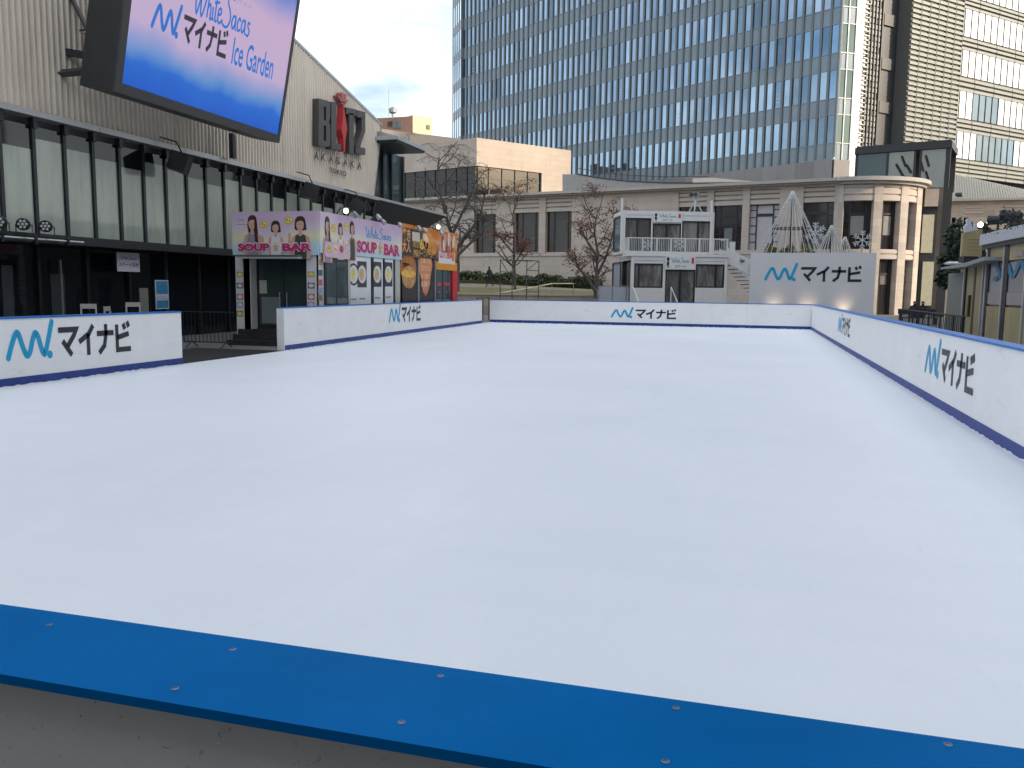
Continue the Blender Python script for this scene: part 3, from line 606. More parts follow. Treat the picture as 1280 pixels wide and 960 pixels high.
# small signs and furniture before the dark ground floor
def hung_sign(px0, py0, px1, py1, b, name, lab, cat, printer):
    a0, z1 = FH.on(px0, py0, b); a1, z0 = FH.on(px1, py1, b); o = FH.w((a0 + a1) / 2, b, z0)
    t = thing(name, lab, cat, o); m = MB(FH); m.box(a0, a1, b - .02, b, z0, z1); m.build('board', mat('lilac_white', (.62, .62, .68), .5, var=.03), t); printer(t, a0, a1, z0, z1, b); return t
def pr1(t, a0, a1, z0, z1, b):
    w_ = a1 - a0; h = z1 - z0; m = MB(FH); m.text('スケート受付', a0 + .06 * w_, z0 + .26 * h, .22 * h, b, b + .003, width=.88 * w_, bold=.03); m.build('lettering', mat('print_navy', (.02, .03, .16), .5, var=0), t)
    m = MB(FH); cursive(m, b, 5, a0=a0 + .14 * w_, z0=z0 + .62 * h, ww=.72 * w_, hh=.22 * h); m.build('lettering', mat('print_violet', (.28, .24, .38), .5, var=0), t)
sg1 = hung_sign(146, 315, 175, 340, -.4, 'reception_sign', 'pale sign with black Japanese lettering hung in the dark ground floor opening', 'sign', pr1)
m = MB(FH); a0, z1 = FH.on(148, 315, -.4); a1, _ = FH.on(173, 315, -.4); m.tube([FH.w(a0, -.41, z1), FH.w(a0, -.41, 2.7)], .008, 5); m.tube([FH.w(a1, -.41, z1), FH.w(a1, -.41, 2.7)], .008, 5); m.build('cord', black, sg1)
def pr2(t, a0, a1, z0, z1, b):
    h = z1 - z0; m = MB(FH); m.box(a0 + .03, a1 - .03, b, b + .003, z0 + .52 * h, z1 - .03); m.box(a0 + .03, a1 - .03, b, b + .003, z0 + .03, z0 + .30 * h); m.build('print', mat('poster_blue', (.05, .25, .46), .5, var=.25, scale=8), t)
    m = MB(FH); m.box(a0 + .03, a1 - .03, b, b + .003, z0 + .34 * h, z0 + .37 * h); m.box(a0 + .1, a1 - .1, b, b + .003, z0 + .42 * h, z0 + .44 * h); m.build('print', mat('poster_line', (.25, .4, .5), .5, var=0), t)
sg2 = hung_sign(194, 350, 211.5, 386, .2, 'notice_poster', 'blue and white notice poster on a stand before the dark glass', 'poster', pr2)
m = MB(FH); a0, z0 = FH.on(203, 386, .2); m.box(a0 - .03, a0 + .03, .12, .178, GZ, z0 + .6); m.box(a0 - .25, a0 + .25, 0, .3, GZ, GZ + .03); m.build('stand', black, sg2)
prt = thing('partition', 'pale upright panel standing among the chairs by the dark glass', 'panel', (-17.3, 20, GZ))
a0, z1 = FH.on(175, 360, .3); a1, _ = FH.on(185, 360, .3); m = MB(FH); m.box(a0, a1, .26, .3, GZ, z1); m.build('panel', mat('khaki_panel', (.22, .22, .19), .6, var=.05), prt); m = MB(FH); m.box(a0, a1, .1, .46, GZ, GZ + .04); m.build('foot', dark, prt)
def bar_chair(px, py, lab, turn):
    a, z = FH.on(px, py, .9); c = FH.w(a, .9, GZ); t = thing('bar_chair', lab, 'chair', (c.x, c.y, c.z), 'white chairs behind the left board')
    u = Vector((cos(turn), sin(turn))); fr = Frame((c.x, c.y), u); wm = mat('chair_white', (.46, .46, .42), .5, var=.05); h = z
    m = MB(fr); m.box(-.2, .2, -.2, .2, .62, .66); m.build('seat', wm, t)
    m = MB(fr); m.box(-.2, .2, -.22, -.19, h - .13, h); m.build('backrest', wm, t)
    for sx in (-.18, .18):
        for sy in (-.2, .18):
            m = MB(fr); m.box(sx - .022, sx + .022, sy - .02, sy + .02, GZ, .62 if sy > 0 else h - .13); m.build('leg', wm, t)
    return t
bar_chair(110, 380, 'white chair left of the other chairs, before the dark glass', .7)
bar_chair(143, 383, 'white chair turned sideways, right of the lone left one', 1.9)
bar_chair(167, 378, 'white chair closest to the pale upright panel', .8)
bf = thing('crowd_barrier', 'black metal crowd barrier in the gap between the two left boards', 'barrier', (-14, 19.6, GZ))
FB2 = Frame((-15.8, 20.4), (.99, .06)); a0 = FB2.on(229, 390)[0]; a1 = FB2.on(292, 390)[0]; zt = FB2.on(260, 390)[1]
m = MB(); m.tube([FB2.w(a0, 0, GZ + .15), FB2.w(a0, 0, zt), FB2.w(a1, 0, zt), FB2.w(a1, 0, GZ + .15), FB2.w(a0, 0, GZ + .15)], .02, 6); m.build('frame', black, bf)
for k in range(1, 13):
    aa = a0 + (a1 - a0) * k / 13; m = MB(); m.tube([FB2.w(aa, 0, GZ + .15), FB2.w(aa, 0, zt)], .010, 5); m.build('bar', black, bf)
for aa in (a0 + .25, a1 - .25):
    m = MB(); m.tube([FB2.w(aa, -.3, GZ), FB2.w(aa, 0, GZ + .17), FB2.w(aa, .3, GZ)], .018, 5); m.build('foot', black, bf)

# ------------------------------------------------------------------ soup stall
SX0, SY, SXS = -14.95, 22.2, -12.16
FB = Frame((SX0, SY), (1, 0)); FS = Frame((SXS, SY), (0, 1)); BWD = SXS - SX0
H_ = 3.80
soup = thing('soup_stall', 'white food stall with pastel picture fascia and glazed door on steps', 'food stall', ((SX0 + SXS) / 2, SY + 3, GZ))
wallw = mat('stall_white', (.62, .62, .64), .5, var=.04)
A = lambda px: FB.on(px, 330)[0]
Z = lambda px, py: FB.on(px, py)[1]
S = lambda px: FS.on(px, 330)[0]
SL_END = S(500)
m = MB(FB); m.box(.02, BWD - .06, -SL_END, -.42, GZ, H_ - .06); m.build('body', wallw, soup)
m = MB(FB); m.box(0, A(312), -.41, 0, GZ, 2.56); m.build('column', wallw, soup)
m = MB(FB); m.box(A(383), BWD - .002, -.41, 0, GZ, 2.56); m.build('column', wallw, soup)
# picture fascia, front and side
def fascia_mat(name, fr, z0, z1):
    return zramp(name, [(0, (.44, .62, .70)), (.24, (.50, .66, .70)), (.42, (.74, .70, .42)), (.56, (.66, .58, .62)), (.80, (.60, .46, .60)), (1, (.58, .42, .56))], z0, z1, noise=.7, rough=.45)
fm = fascia_mat('fascia_print', FB, 2.5, 3.85)
ff = MB(FB).box(-.03, BWD + .03, 0, .07, 2.55, H_ + .02).build('sign_panel', fm, soup)
fs = MB(FS).box(0, SL_END, .0, .07, 2.62, H_ + .02).build('sign_panel', fm, soup)
skin = mat('print_skin', (.62, .36, .27), .5, var=.04); hair = mat('print_hair', (.030, .020, .018), .5, var=.1); tshirt = mat('print_white', (.68, .67, .70), .5, var=.04); lace = mat('print_black_lace', (.05, .055, .05), .5, var=.4, scale=30)
magenta = mat('print_magenta', (.50, .015, .14), .45, var=.05); gold = mat('print_gold', (.62, .38, .16), .5, var=.2, scale=6); yellow = mat('print_yellow', (.75, .62, .15), .5, var=.3, scale=10)
lilac = mat('print_lilac', (.30, .24, .32), .5, var=.1); face_d = mat('print_brow', (.10, .05, .04), .5, var=0); lip = mat('print_lip', (.55, .12, .12), .5, var=0)
def portrait(fr, a, z, s, b, parent, long_hair, top, lean=0.0, arms='near', sx=1.0, tilt=0.0):
    """flat printed half figure: chin at (a, z); s = head height"""
    mats_ = [skin, hair, top, face_d, lip, tshirt]
    X = lambda v: a + v * s * sx; Zz = lambda v: z + v * s
    pl = lambda pts: [(X(x + tilt * max(0, y)), Zz(y)) for x, y in pts]
    m = MB(fr)
    if long_hair: m.prism(pl([(-.36, .95), (-.15, 1.16), (.15, 1.18), (.38, 1.0), (.46, .5), (.50, -.2), (.62, -1.1), (.30, -1.2), (.1, -.6), (-.35, -.3), (-.46, .3)]), b, b + .003, 1)
    else: m.prism(pl([(-.44, .9), (-.2, 1.15), (.2, 1.16), (.42, .95), (.52, .45), (.56, .05), (.25, .0), (-.3, .02), (-.5, .1), (-.48, .5)]), b, b + .003, 1)
    m.prism(pl([(-.78, -2.3), (-.86, -1.1), (-.72, -.55), (-.22, -.28), (.24, -.28), (.74, -.52), (.9, -1.1), (.8, -2.3)]), b + .003, b + .006, 0)       # shoulders and arms
    m.prism(pl([(-.50, -2.3), (-.54, -1.2), (-.42, -.42), (-.24, -.30), (0, -.50), (.24, -.30), (.44, -.42), (.56, -1.2), (.52, -2.3)]), b + .006, b + .008, 2)
    m.prism(pl([(-.13, .15), (-.15, -.3), (0, -.46), (.16, -.3), (.14, .15)]), b + .008, b + .0095, 0)
    m.ellipse(X(tilt * .5), Zz(.45), .335 * s * sx, .47 * s, b + .0095, b + .011, 0)
    m.prism(pl([(-.36, .55), (-.35, .95), (0, 1.10), (.35, .95), (.37, .5), (.28, .72), (.1, .80), (-.2, .74)]), b + .011, b + .0125, 1)
    for e in (-.14, .14): m.ellipse(X(e + tilt * .5), Zz(.50), .055 * s * sx, .022 * s, b + .011, b + .0125, 3, 8)
    m.ellipse(X(tilt * .2), Zz(.19), .085 * s * sx, .026 * s, b + .011, b + .0125, 4, 8); m.prism(pl([(-.025, .30), (.03, .30), (.0, .44)]), b + .011, b + .0122, 4)
    if long_hair: m.prism(pl([(.22, .8), (.40, .6), (.44, -.1), (.55, -1.05), (.26, -1.15), (.2, -.3)]), b + .011, b + .0125, 1)
    if arms == 'up':
        m.prism(pl([(-.8, -2.2), (-1.15, -1.6), (-1.05, -.65), (-.98, -.35), (-.84, -.35), (-.86, -.7), (-.76, -1.5)]), b + .011, b + .0125, 0); m.ellipse(X(-.94), Zz(-.35), .12 * s * sx, .2 * s, b + .0126, b + .014, 0, 8)
    if arms == 'bent':
        m.prism(pl([(.5, -2.2), (1.05, -1.7), (1.05, -.75), (.9, -.5), (.72, -.7), (.8, -1.5)]), b + .011, b + .0125, 0)
    m.build('portrait', mats_, parent)
def soup_bowl(fr, a, z, r, b, parent, sx=1.0, body=gold, inner=yellow):
    m = MB(fr); m.ellipse(a, z, r * sx, r * .72, b, b + .004, 0); m.ellipse(a, z, r * .8 * sx, r * .52, b + .004, b + .006, 1); m.ellipse(a - .2 * r * sx, z + .1 * r, r * .25 * sx, r * .18, b + .006, b + .008, 2, 8); m.ellipse(a + .3 * r * sx, z - .1 * r, r * .2 * sx, r * .16, b + .006, b + .008, 3, 8)
    m.build('bowl_picture', [body, inner, mat('print_green', (.20, .32, .08), .5, var=.2), lip], parent)
zf = lambda zx, zy: FB.on(280 + zx / 8, 240 + zy / 8, .07)       # zoomed survey of the front picture
def head(zx, zy): return zf(zx, zy)
for (cx, chin, tophead, lh, tp, ar) in ((283, 372, 232, True, lilac, 'bent'), (517, 405, 285, False, tshirt, 'no'), (763, 385, 240, False, lace, 'up')):
    a, z = zf(cx, chin); _, z2 = zf(cx, tophead); portrait(FB, a, z, (z2 - z) / 1.17, .071, ff, lh, tp, arms=ar, sx=1.05)
for cx, cy, r in ((395, 325, 44), (645, 285, 48)):
    a, z = zf(cx, cy); a2, _ = zf(cx + r, cy); soup_bowl(FB, a, z, a2 - a, .0715, ff)
def soup_bar(fr, aS, aE, z, h, b, parent):
    w_ = aE - aS
    for (txt, f0, f1) in (('SOUP', 0, .435), ('BAR', .60, 1.0)):
        m = MB(fr); m.text(txt, aS + f0 * w_ - .03, z - .02, h + .05, b, b + .006, width=(f1 - f0) * w_ + .06, bold=.09); m.build('lettering', tshirt, parent)
        m = MB(fr); m.text(txt, aS + f0 * w_, z, h, b, b + .010, width=(f1 - f0) * w_, bold=.055); m.build('lettering', magenta, parent)
    m = MB(fr); c = aS + .517 * w_; r = h * .62
    m.prism([(c + (r if k % 2 == 0 else r * .42) * sin(k * pi / 5) * .8, z + h * .5 + (r if k % 2 == 0 else r * .42) * cos(k * pi / 5)) for k in range(10)], b, b + .010); m.build('star', gold, parent)
a, z = zf(145, 592); a2, z2 = zf(885, 512); soup_bar(FB, a, a2, z, z2 - z, .087, ff)
m = MB(FB); a, z = zf(132, 300); m.text('Soup', a, z, .12, .07, .073, width=.25, shear=.3); a, z = zf(125, 328); m.box(a, a + .33, .07, .073, z, z + .02); m.build('lettering', lilac, ff)
zs = lambda px, py: FS.on(px, py, .07)
for (cx, chin, tophead, lh, tp) in ((409, 290, 270, True, lilac), (425.5, 294, 278, False, tshirt), (440, 293, 276, False, lace)):
    a, z = zs(cx, chin); _, z2 = zs(cx, tophead); portrait(FS, a, z, (z2 - z) / 1.2, .071, fs, lh, tp, arms='no', sx=.9)
for cx, cy in ((417, 285), (433, 283)):
    a, z = zs(cx, cy); soup_bowl(FS, a, z, .17, .0715, fs)
m = MB(FS); a, z = zs(404.5, 321); a2, z2 = zs(437, 306); m.prism([(a, z + .08), (a + .1, z), (a2 - .12, z - .02), (a2, z + .06), (a2, z2), (a + .06, z2 + .02)], .088, .092); m.build('cloud_panel', mat('print_pink', (.66, .48, .54), .5, var=.06), fs)
for k, px in enumerate((410.5, 418.5, 426, 433)):
    a, z = zs(px, 311.5); soup_bowl(FS, a, z, .16, .0925, fs, .85, *((gold, yellow), (tshirt, yellow), (lip, magenta), (gold, tshirt))[k])
a, z = zs(446, 315.5); a2, _ = zs(499.5, 315.5); _, z2 = zs(446, 300); soup_bar(FS, a, a2, z, z2 - z, .072, fs)
a, z = zs(457, 298); a2, _ = zs(489, 300); m = MB(FS); cursive(m, .072, 5, a0=a, z0=z, ww=a2 - a, hh=.42); m.build('lettering', mat('print_sky', (.10, .34, .62), .5, var=0), fs)
# front door, steps, awning
d0, d1 = A(313), A(382)
m = MB(FB); m.box(d0, d1, -.40, -.34, .34, 2.52); m.build('door_frame', black, soup)
dm = (d0 + d1) / 2
for q0, q1 in ((d0 + .08, dm - .03), (dm + .03, d1 - .08)):
    m = MB(FB); m.box(q0, q1, -.339, -.325, .45, 2.38); dd = m.build('door', glass('stall_door_glass', (.045, .065, .065), .04, spec=.6), soup)
    e = dm - .12 if q0 < dm - .5 else dm + .12
    m = MB(); m.tube([FB.w(e, -.27, 1.0), FB.w(e, -.27, 1.45)], .018, 6); m.build('handle', steel, dd)
m = MB(FB); a, z = FB.on(329, 366, -.32); m.box(a - .13, a + .13, -.324, -.321, z - .02, z + .38); m.build('notice', mat('notice_paper', (.42, .42, .36), .6, var=.05), soup)
m = MB(FB); m.box(d0 + .15, dm - .12, -.324, -.3215, .5, 1.3); m.build('door_screen', mat('door_pale', (.16, .19, .19), .35, var=.1), soup)
m = MB(FB); m.box(A(303), A(381), 0, .38, 2.50, 2.545); m.build('awning', mat('awning_grey', (.10, .11, .11), .35, var=.2), soup)
m = MB(FB); m.box(A(307), A(380), -.39, .34, 2.44, 2.495); m.build('lintel', wallw, soup)
for k in range(3):
    m = MB(FB); m.box(A(300) - .05, A(384), -.40, .12 + .28 * (2 - k), GZ, GZ + .15 * (k + 1)); m.build('step', mat('step_black', (.02, .022, .024), .6, var=.3, bump=.1), soup)
m = MB(FB); m.box(A(304), d0, -.30, .0, GZ + .01, 2.44); m.build('jamb', mat('jamb_pale', (.55, .54, .52), .5, var=.04), soup)
# little menu pictures on the columns
for px0, col in ((300, 0), (389, 0)):
    for k, py in enumerate((343, 357, 371, 381, 392)):
        a, z = FB.on(px0, py); m = MB(FB); m.box(a - .11, a + .11, .0, .003, z - .085, z + .085); m.ellipse(a, z, .085, .06, .003, .005, 1)
        m.build('menu_picture', [[mat('card_tan', (.40, .30, .16), .5, var=.2), mat('card_dark', (.10, .10, .12), .5, var=.2), mat('card_red', (.45, .10, .08), .5, var=.2), mat('card_blue', (.25, .32, .45), .5), mat('card_brown', (.30, .18, .08), .5)][k], yellow if k in (0, 4) else tshirt], soup)
for k, py in enumerate((328, 341, 353, 363, 372)):
    a, z = FS.on(400.2, py, -.0); m = MB(FS); m.box(a - .13, a + .13, .0, .003, z - .085, z + .085); m.build('menu_picture', [MATS['card_tan'], MATS['card_dark'], MATS['card_red'], MATS['card_blue'], MATS['card_brown']][k], soup)
# long side: window, menu panels
m = MB(FS); m.box(.0, SL_END, -.06, -.0, GZ, 2.62); m.build('side_wall', mat('stall_side', (.56, .56, .57), .5, var=.04), soup)
m = MB(FS); m.box(S(404.5), S(433), .0, .05, .3, 2.5); w_ = m.build('window', black, soup)
m = MB(FS); m.box(S(404.5) + .08, S(417), .051, .056, .4, 2.4); m.box(S(419), S(433) - .08, .051, .056, .4, 2.4); m.build('pane', clearglass, w_)
m = MB(FS); m.box(S(433) + .02, S(436), .0, .05, GZ, 2.6); m.build('trim_post', mat('trim_cream', (.50, .49, .42), .5, var=.03), soup)
for k, (x0, x1) in enumerate(((436.5, 462), (466, 477), (480, 490))):
    m = MB(FS); m.box(S(x0), S(x1), .0, .04, .2, 2.6); w_ = m.build('menu_panel', white2, soup)
    for j, px in enumerate([((442, 452.5)), (471.5,), (485.5,)][k]):
        a, z = FS.on(px, 343, .04); m = MB(FS); m.box(a - .34, a + .34, .04, .043, z - .42, z + .42, 0) if (k, j) != (0, 0) else m.ellipse(a, z, .40, .36, .04, .043, 0)
        m.ellipse(a, z, .30, .29, .043, .046, 1); m.ellipse(a - .04, z, .18, .19, .046, .049, 2)
        m.build('dish_picture', [dark, tshirt, (yellow, gold, yellow, lip)[k + j]], w_)
        m = MB(FS); m.box(a - .2, a + .2, .04, .043, z - .82, z - .76); m.box(a - .24, a + .24, .04, .043, z + .62, z + .66); m.build('caption', mat('caption_grey', (.30, .30, .32), .5), w_)
for x0 in (463.5, 478.5, 491.5):
    m = MB(FS); m.box(S(x0), S(x0) + .16, .0, .03, .1, 2.62); m.build('dark_post', black, soup)
m = MB(FS); m.box(S(493), S(499), .0, .035, .1, 2.62); m.build('trim_post', MATS['trim_cream'], soup)

# ------------------------------------------------------------------ burger stall adjoining
burg = thing('burger_stall', 'black and orange burger stall joined to the far side of the soup stall', 'food stall', (SXS - 1.3, SY + SL_END + 3, GZ))
BE = FS.on(569.5, 330)[0]; B0 = SL_END + .02
m = MB(FS); m.box(B0, BE, -BWD, -.03, GZ, H_ + .02); m.build('body', black, burg)
orange = zramp('banner_orange', [(0, (.10, .03, .01)), (.25, (.55, .17, .02)), (.5, (.75, .40, .20)), (.7, (.70, .22, .02)), (1, (.62, .17, .01))], 2.7, 3.9, noise=1.1)
ban = MB(FS).box(B0, BE + .02, -.02, .06, 2.76, 3.94).build('banner', orange, burg)
a, z = zs(501, 318); a2, _ = zs(537, 320); m = MB(FS); m.prism([(B0 + .06, 2.80), (a2 + .8, 2.80), (a2 + .25, 3.3), (a2 - .5, 3.80), (B0 + .06, 3.80)], .06, .064); m.build('banner_ground', mat('banner_black', (.035, .025, .02), .5, var=.3), ban)
orp = mat('banner_letter', (.78, .36, .12), .5, var=.06)
m = MB(FS); a, z = zs(502.5, 302); m.text('焼き', a, z, .52, .065, .068, width=.8, bold=.03); a, z = zs(503, 315); m.text('大人', a, z, .45, .065, .068, width=.8, bold=.03); m.build('lettering', orp, ban)
m = MB(FS); a, z = zs(517, 320); a2, _ = zs(543, 322); m.text('絶品チーズバーガー', a, z, .26, .065, .068, width=a2 - a, bold=.02); m.build('lettering', mat('banner_gold', (.72, .42, .08), .5), ban)
m = MB(FS); a, z = zs(524.5, 312); m.text('60', a, z, .46, .065, .068, width=.9, bold=.05); a, z = zs(516.5, 309); m.text('限定', a, z, .26, .065, .068, width=.6); m.build('lettering', MATS['banner_gold'], ban)
m = MB(FS); a, z = zs(515.5, 301); m.box(a, a + .75, .065, .067, z, z + .34); m.build('price_patch', mat('patch_pale', (.66, .60, .52), .5, var=.05), ban)
m = MB(FS); a, z = zs(540, 303); m.ellipse(a - .25, z - .05, .80, .40, .0645, .068, 0, 18, -.35); m.ellipse(a - .65, z + .12, .30, .16, .068, .070, 1, 14, -.3); m.build('bun_picture', [mat('bun', (.66, .26, .05), .5, var=.35, scale=3), mat('bun_light', (.78, .58, .40), .5, var=.15)], ban)
m = MB(FS)
for k in range(9):
    a, z = zs(551 + 2.0 * k, 310 - (k * 7 % 12)); m.ellipse(a, z, .14, .30, .0645 + .0006 * k, .068 + .0006 * k, k % 3, 10, .3 * (k % 4 - 1.5))
m.build('drink_picture', [mat('print_pinkish', (.62, .34, .30), .5, var=.2), mat('print_brownish', (.25, .09, .05), .5, var=.2), mat('print_cream', (.74, .62, .52), .5, var=.1)], ban)
a, z = zs(548, 329); a2, z2 = zs(568.5, 317); m = MB(FS); m.box(a, a2, .074, .085, z, z2 + .02); plt = m.build('name_plate', mat('plate_white', (.74, .68, .64), .5, var=.03), burg)
m = MB(FS); m.text('LOTTERIA', a + .12, z + .22, .30, .086, .089, width=(a2 - a) * .76, bold=.03); m.build('lettering', redm, plt)
m = MB(FS); m.box(a2 - .38, a2 - .1, .086, .089, z + .14, z + .58); m.build('emblem', mat('emblem_orange', (.70, .22, .02), .5), plt)
pa = [S(501.5), S(521), S(522.5), S(542), S(543.5), S(568.5)]
pm = MB(FS).box(pa[0], pa[1], .0, .04, .1, 2.70).build('window_poster', mat('poster_dark', (.022, .014, .012), .35, var=.3), burg)
m = MB(FS); a, z = FS.on(510.5, 343, .04); m.ellipse(a, z + .25, .78, .50, .04, .043, 0); m.ellipse(a + .05, z - .10, .66, .42, .043, .046, 1); m.ellipse(a, z + .02, .7, .14, .0495, .052, 2); m.build('burger_picture', [mat('bun2', (.40, .14, .03), .5, var=.3, scale=3), mat('patty', (.48, .24, .08), .5, var=.5, scale=5), mat('cheese', (.78, .45, .08), .5, var=.2)], pm)
m = MB(FS); a, z = FS.on(503, 335, .04); m.text('期間限定', a, z, .2, .04, .043, width=.7, bold=.03); m.build('lettering', orp, pm)
pm = MB(FS).box(pa[2], pa[3], .0, .04, .1, 2.70).build('window_poster', MATS['poster_dark'], burg)
m = MB(FS); a, z = FS.on(532, 360, .04); pts = []
for k in range(22):
    q = 2 * pi * k / 22; pts.append((a + (.60 + .06 * (k % 3)) * sin(q) * (1 if cos(q) > -.3 else .75), z + .75 + (1.0 + .08 * (k % 2)) * cos(q)))
m.prism(pts, .04, .043); m.build('sauce_splash', mat('splash', (.66, .25, .10), .5, var=.2), pm)
m = MB(FS)
for k in range(5): m.text(('絶品の', 'うまさを', 'この冬も', 'あつあつ', 'お届け')[k], a - .48, z + 1.25 - .30 * k, .22, .0435, .046, width=.96, bold=.03)
m.build('lettering', mat('print_peach', (.80, .50, .32), .5), pm)
for k, px in enumerate((521.3, 542.4)):
    m = MB(FS); m.box(S(px) - .05, S(px) + .09, .0, .06, .05, 2.74); m.build('post', steel if k == 0 else grey, burg)
m = MB(FS); a0, z0 = FS.on(543.5, 333); m.box(pa[4], BE, .0, .075, 2.36, 2.70); m.build('lintel', mat('lintel_orange', (.72, .30, .02), .45, var=.08), burg)
m = MB(FS); m.box(S(563.5), BE + .03, -.3, .09, GZ, 2.36); m.build('red_column', mat('column_red', (.52, .018, .03), .42, var=.05), burg)
for x0, x1 in ((pa[4] + .1, S(552)), (S(553), S(562.5))):
    dd = MB(FS).box(x0, x1, .0, .03, .05, 2.34).build('door', clearglass, burg)
    m = MB(FS); a = (x0 + x1) / 2; z = FS.on(553, 357)[1]; m.box(x0 + .1, x1 - .1, .031, .034, z, z + .12); m.box(a - .1, a + .1, .031, .034, z - .3, z - .24); m.build('door_sticker', redm, dd)
# spot lamps along the top of both stalls
def spot_lamp(px, py, lab, lit, aim=(.6, -.5, -.6), sz=.085):
    a, z = FS.on(px, py, .25); c = FS.w(a, .25, z); t = thing('spot_lamp', lab, 'spot lamp', (c.x, c.y, c.z), 'spot lamps above the stall fascias')
    d = Vector(aim).normalized(); m = MB(); m.lathe(c - d * .10, d, [(.03, 0), (.06, .03), (sz, .16), (sz * 1.02, .19), (sz * .9, .19)], 12); m.build('lamp_head', steel if not lit else black, t)
    m = MB(); m.lathe(c + d * .092, d, [(sz * .88, 0), (sz * .6, .015), (.01, .02)], 12); m.build('bulb', lampwhite if lit else lens, t)
    m = MB(); m.tube([c - d * .1, FS.w(a, .12, z + .12), FS.w(a, -.02, H_ + .05), FS.w(a, -.05, H_ - .1)], .022, 6); m.build('arm', black, t)
for px, py, lab, lit, aim in ((431, 264, 'lit spot lamp above the left end of the soup lettering', True, (.8, -.75, .05)), (444, 268, 'small steel spot lamp just right of the lit one on the soup stall', False, (.3, .4, -.7)), (473, 271, 'small steel spot lamp on a stem above the painted script', False, (.4, .2, -.7)),
                               (479, 277, 'steel spot lamp hanging low over the last letters of the painted script', False, (.6, -.3, -.6)), (500, 281, 'steel spot lamp where the two stall fascias meet', False, (.5, -.3, -.6)), (524, 285, 'steel spot lamp above the orange bun picture', False, (.5, -.2, -.7)),
                               (531, 288, 'steel spot lamp right of the bun picture middle', False, (.5, .3, -.7)), (546.5, 284, 'lit spot lamp above the burger stall fascia', True, (.8, -.75, .05)), (552, 291, 'steel spot lamp right beside the lit burger stall lamp', False, (.5, -.3, -.6))):
    spot_lamp(px, py, lab, lit, aim)
# ------------------------------------------------------------------ stone building across the back
PBo = Vector((-33.64, 80.49)); PBu = (Vector((2.08, 72.73)) - PBo).normalized()
PB = Frame(PBo, PBu)
stn = stone('podium_stone', (.48, .415, .36), PB, 1.5, .62, .014, .74, mixed=.06)
stone_smooth = mat('stone_trim', (.50, .435, .38), .7, var=.07, scale=.8)
pod = thing('stone_building', 'long beige stone building with tall dark windows behind the lawn and container house', 'building', (-14, 80, GZ))
CTR = PBo + PBu * 41.6 - PB.n * 5.35; RAD = abs((CTR - PBo).dot(PB.n))
aT = (CTR - PBo).dot(PB.u)
ZC = 10.55
wins = []
for x0, y0, x1, y1 in ((592.5, 266, 619.5, 308), (642.5, 265, 673, 308), (682, 264, 714, 308), (848, 259, 882, 304), (892, 258, 926, 306), (937, 257, 972, 306), (1004, 255, 1040, 307)):
    a0, z1 = PB.on(x0, (y0 + 0)); a1, z0 = PB.on(x1, y1); wins.append((a0, a1, z0, z1))
zw1 = sum(w[3] for w in wins) / 7; zw0 = 5.05
wins = [(a0, a1, zw0, zw1) for a0, a1, _, _ in wins]
A0, A1 = -14.0, PB.on(1047, 280)[0]
m = MB(PB); cut_wall(m, PB, A0, A1, GZ, 10.2, -.7, 0, [(a0, a1, z0, 10.0) for a0, a1, z0, z1 in wins]); m.build('wall', stn, pod)
for a0, a1, z0, z1 in wins:          # recessed lintel courses over each window
    m = MB(PB); m.box(a0, a1, -.68, -.28, z1, 10.0); q = (10.0 - z1) / 3
    for j in range(3): m.box(a0 + .01, a1 - .01, -.279, -.10, z1 + q * j + (.0 if j == 0 else .07), z1 + q * (j + 1) - .07)
    m.build('lintel_course', stone_smooth, pod)
m = MB(PB); m.box(A0, A1 - .02, -.5, .55, 10.2, 10.32); m.box(A0, A1 - .02, -.5, .85, 10.321, ZC); m.build('cornice', mat('cornice_stone', (.40, .37, .34), .7, var=.08), pod)
m = MB(PB); m.box(A0, A1, .0, .10, zw0 - .34, zw0 - .16); m.build('string_course', stone_smooth, pod)
m = MB(PB); m.box(A0, A1, -20, -.72, GZ, 10.1); m.build('building_core', mat('core_grey', (.20, .19, .18), .8), pod)
wglass = glass('brown_glass', (.030, .026, .026), .06, spec=.4)
pink = mat('blind_lilac', (.46, .44, .47), .5, var=.05); olive = mat('blind_olive', (.085, .08, .07), .6, var=.15); teal = mat('blind_teal', (.13, .15, .155), .5, var=.1)
for k, (a0, a1, z0, z1) in enumerate(wins):
    w_ = MB(PB).box(a0, a1, -.52, -.48, z0, z1).build('window', wglass, pod)
    m = MB(PB); wd = a1 - a0
    if k >= 3:
        for q in (.22, .78): m.box(a0 + wd * q - .05, a0 + wd * q + .05, -.479, -.40, z0, z1)
        for q in (.18, .36, .54, .72, .88):
            zz = z0 + (z1 - z0) * q
            m.box(a0, a0 + wd * .22 - .051, -.479, -.42, zz - .03, zz + .03); m.box(a0 + wd * .78 + .051, a1, -.479, -.42, zz - .03, zz + .03)
        m.box(a0 + wd * .22 + .051, a0 + wd * .78 - .051, -.479, -.40, z0 + (z1 - z0) * .74, z0 + (z1 - z0) * .80)
    else:
        for q in (.28, .80): m.box(a0 + wd * q - .05, a0 + wd * q + .05, -.479, -.42, z0, z1)
    m.build('window_frame', black, w_)
    m = MB(PB)
    if k == 5: m.box(a0 + .02, a1 - .02, -.4795, -.474, z0, z1 - .1); m.build('blind', pink, w_)
    elif k == 3: m.box(a0 + wd * .3, a0 + wd * .7, -.4795, -.474, z0, z0 + (z1 - z0) * .62); m.build('blind', teal, w_)
    elif k in (4, 6): m.box(a0 + wd * .36, a0 + wd * .64, -.4795, -.474, z0, z0 + (z1 - z0) * .5); m.build('blind', teal, w_)
    else: m.box(a0 + wd * .3, a0 + wd * .78, -.4795, -.474, z0, z0 + (z1 - z0) * .8); m.build('blind', olive, w_)
